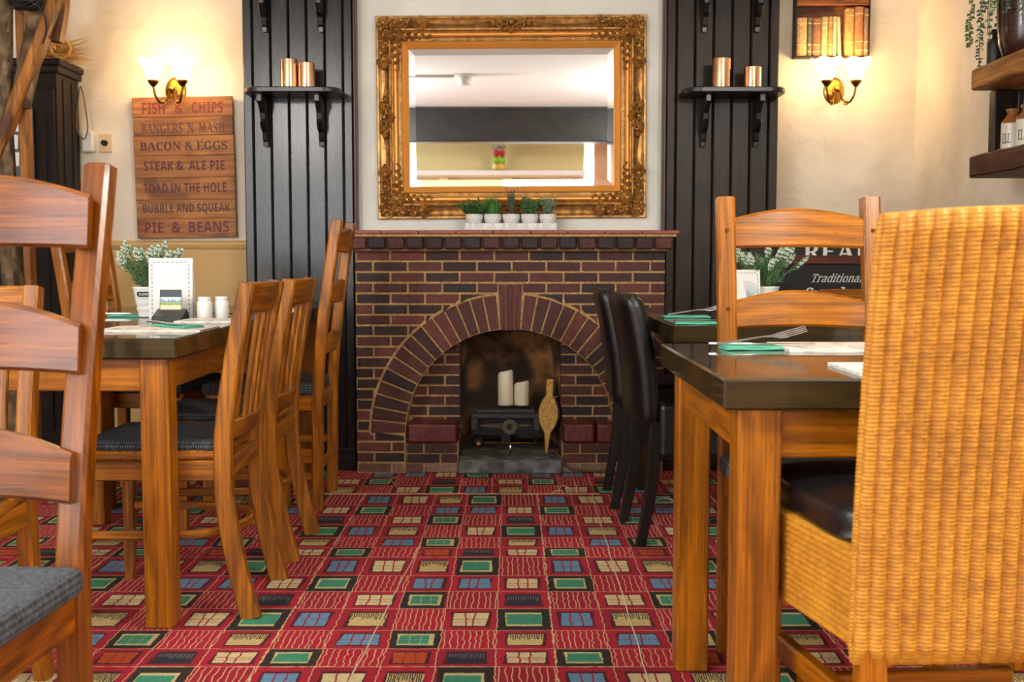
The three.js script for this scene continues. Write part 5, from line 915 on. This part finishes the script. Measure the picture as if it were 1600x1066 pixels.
function napkin(label, x, z, turn, w = 0.09, d = 0.2, up = 0) { const g = thing('napkin', label, 'napkin', [x, TY + up, z], turn, 'green napkins'); const R = []; for (let i = 0; i <= 12; i++) { const t = i / 12; R.push(ring(V(0, 0.003 + 0.0005 * Math.sin(t * 9), (t - 0.5) * d), V(1, 0, 0), V(0, -1, 0), w * (1 - 0.1 * Math.sin(t * 5)), 0.0045, 0.0015)); } part('folded_cloth', loft(R, { axis: 'z', crease: 1 }), M.green, g); part('top_fold', cbox(w * 0.9, 0.0022, d * 0.95, 0.001), M.green, g, [0.004, 0.0067, 0], [0, 0.04, 0]); }
function mat(label, x, z, turn, w, d, tone) {
  const cv = document.createElement('canvas'); cv.width = 384; cv.height = 256; const c = cv.getContext('2d'); c.fillStyle = '#f2ebe2'; c.fillRect(0, 0, 384, 256); seed = 77; for (let i = 0; i < 26; i++) { c.fillStyle = ['#8b7f78', '#b08a70', '#5b5a60', '#d9c3ae', '#7c9aa8'][i % 5]; c.globalAlpha = 0.5; c.beginPath(); c.ellipse(rr(20, 364), rr(20, 236), rr(8, 36), rr(6, 22), rr(0, 3), 0, 7); c.fill(); }
  const tx = new THREE.CanvasTexture(cv); tx.colorSpace = THREE.SRGBColorSpace; const g = new THREE.BoxGeometry(w, 0.006, d);
  single('placemat', g, std({ map: tx, roughness: 0.4 }), label, 'placemat', [x, TY + 0.003, z], [0, turn, 0], 'placemats');
}
function cutlery(kind, label, x, y, z, turn, roll = 0) { single(kind, kind === 'fork' ? forkG : knifeG, M.steel, label, 'cutlery', [x, y, z], [roll, turn, roll ? 0.6 : 0], 'cutlery on the tables').rotation.order = 'YXZ'; }
mat('patterned placemat at the front edge of the left table', -1.0, -3.17, 0, 0.29, 0.22); mat('patterned placemat next to the shakers', -0.965, -3.62, 0.0, 0.2, 0.2);
napkin('green napkin on the placemat at the front of the left table', -0.96, -3.2, 0.9, 0.06, 0.17, 0.0062); cutlery('knife', 'knife lying across the front green napkin', -1.07, TY + 0.0147, -3.29, 0.75); 
napkin('green napkin beside the lettered flower pot', -1.33, -3.93, PI / 2, 0.07, 0.16); cutlery('knife', 'knife lying on the green napkin beside the lettered flower pot', -1.43, TY + 0.0085, -3.93, PI / 2);
cutlery('fork', 'fork leaning over the placemat next to the shakers', -0.9, TY + 0.007, -3.76, 0.3);
mat('patterned placemat on the table beyond the slat backed chairs', -0.95, -4.42, 0.1, 0.2, 0.22);
napkin('green napkin under the fork on the wicker chair table', 0.53, -2.47, PI / 2 + 0.1, 0.07, 0.13); cutlery('fork', 'fork with raised tines on the green napkin near the pegged chair', 0.455, TY + 0.0095, -2.475, PI / 2 + 0.05, -0.13); cutlery('knife', 'knife crossing the green napkin near the pegged chair', 0.44, TY + 0.0085, -2.5, PI / 2 - 0.1);
mat('patterned placemat in front of the pegged ladder back chair', 0.74, -2.5, 0, 0.29, 0.22); mat('patterned placemat in front of the wicker chair', 0.735, -1.985, 0, 0.29, 0.2);
napkin('green napkin at the front corner of the leather chair table', 0.57, -3.46, PI / 2 - 0.1, 0.07, 0.13); cutlery('knife', 'knife on the front corner napkin of the leather chair table', 0.505, TY + 0.0085, -3.48, PI / 2 + 0.05);
napkin('green napkin further along the leather chair table edge', 0.6, -3.86, PI / 2, 0.07, 0.16); cutlery('fork', 'fork with raised tines further along the leather chair table', 0.54, TY + 0.0095, -3.87, PI / 2 - 0.2, -0.13);

scene.traverse((o) => { if (o.isMesh) { o.castShadow = true; o.receiveShadow = true; } if (o.isPointLight) o.castShadow = true; });
renderer.render(scene, camera);
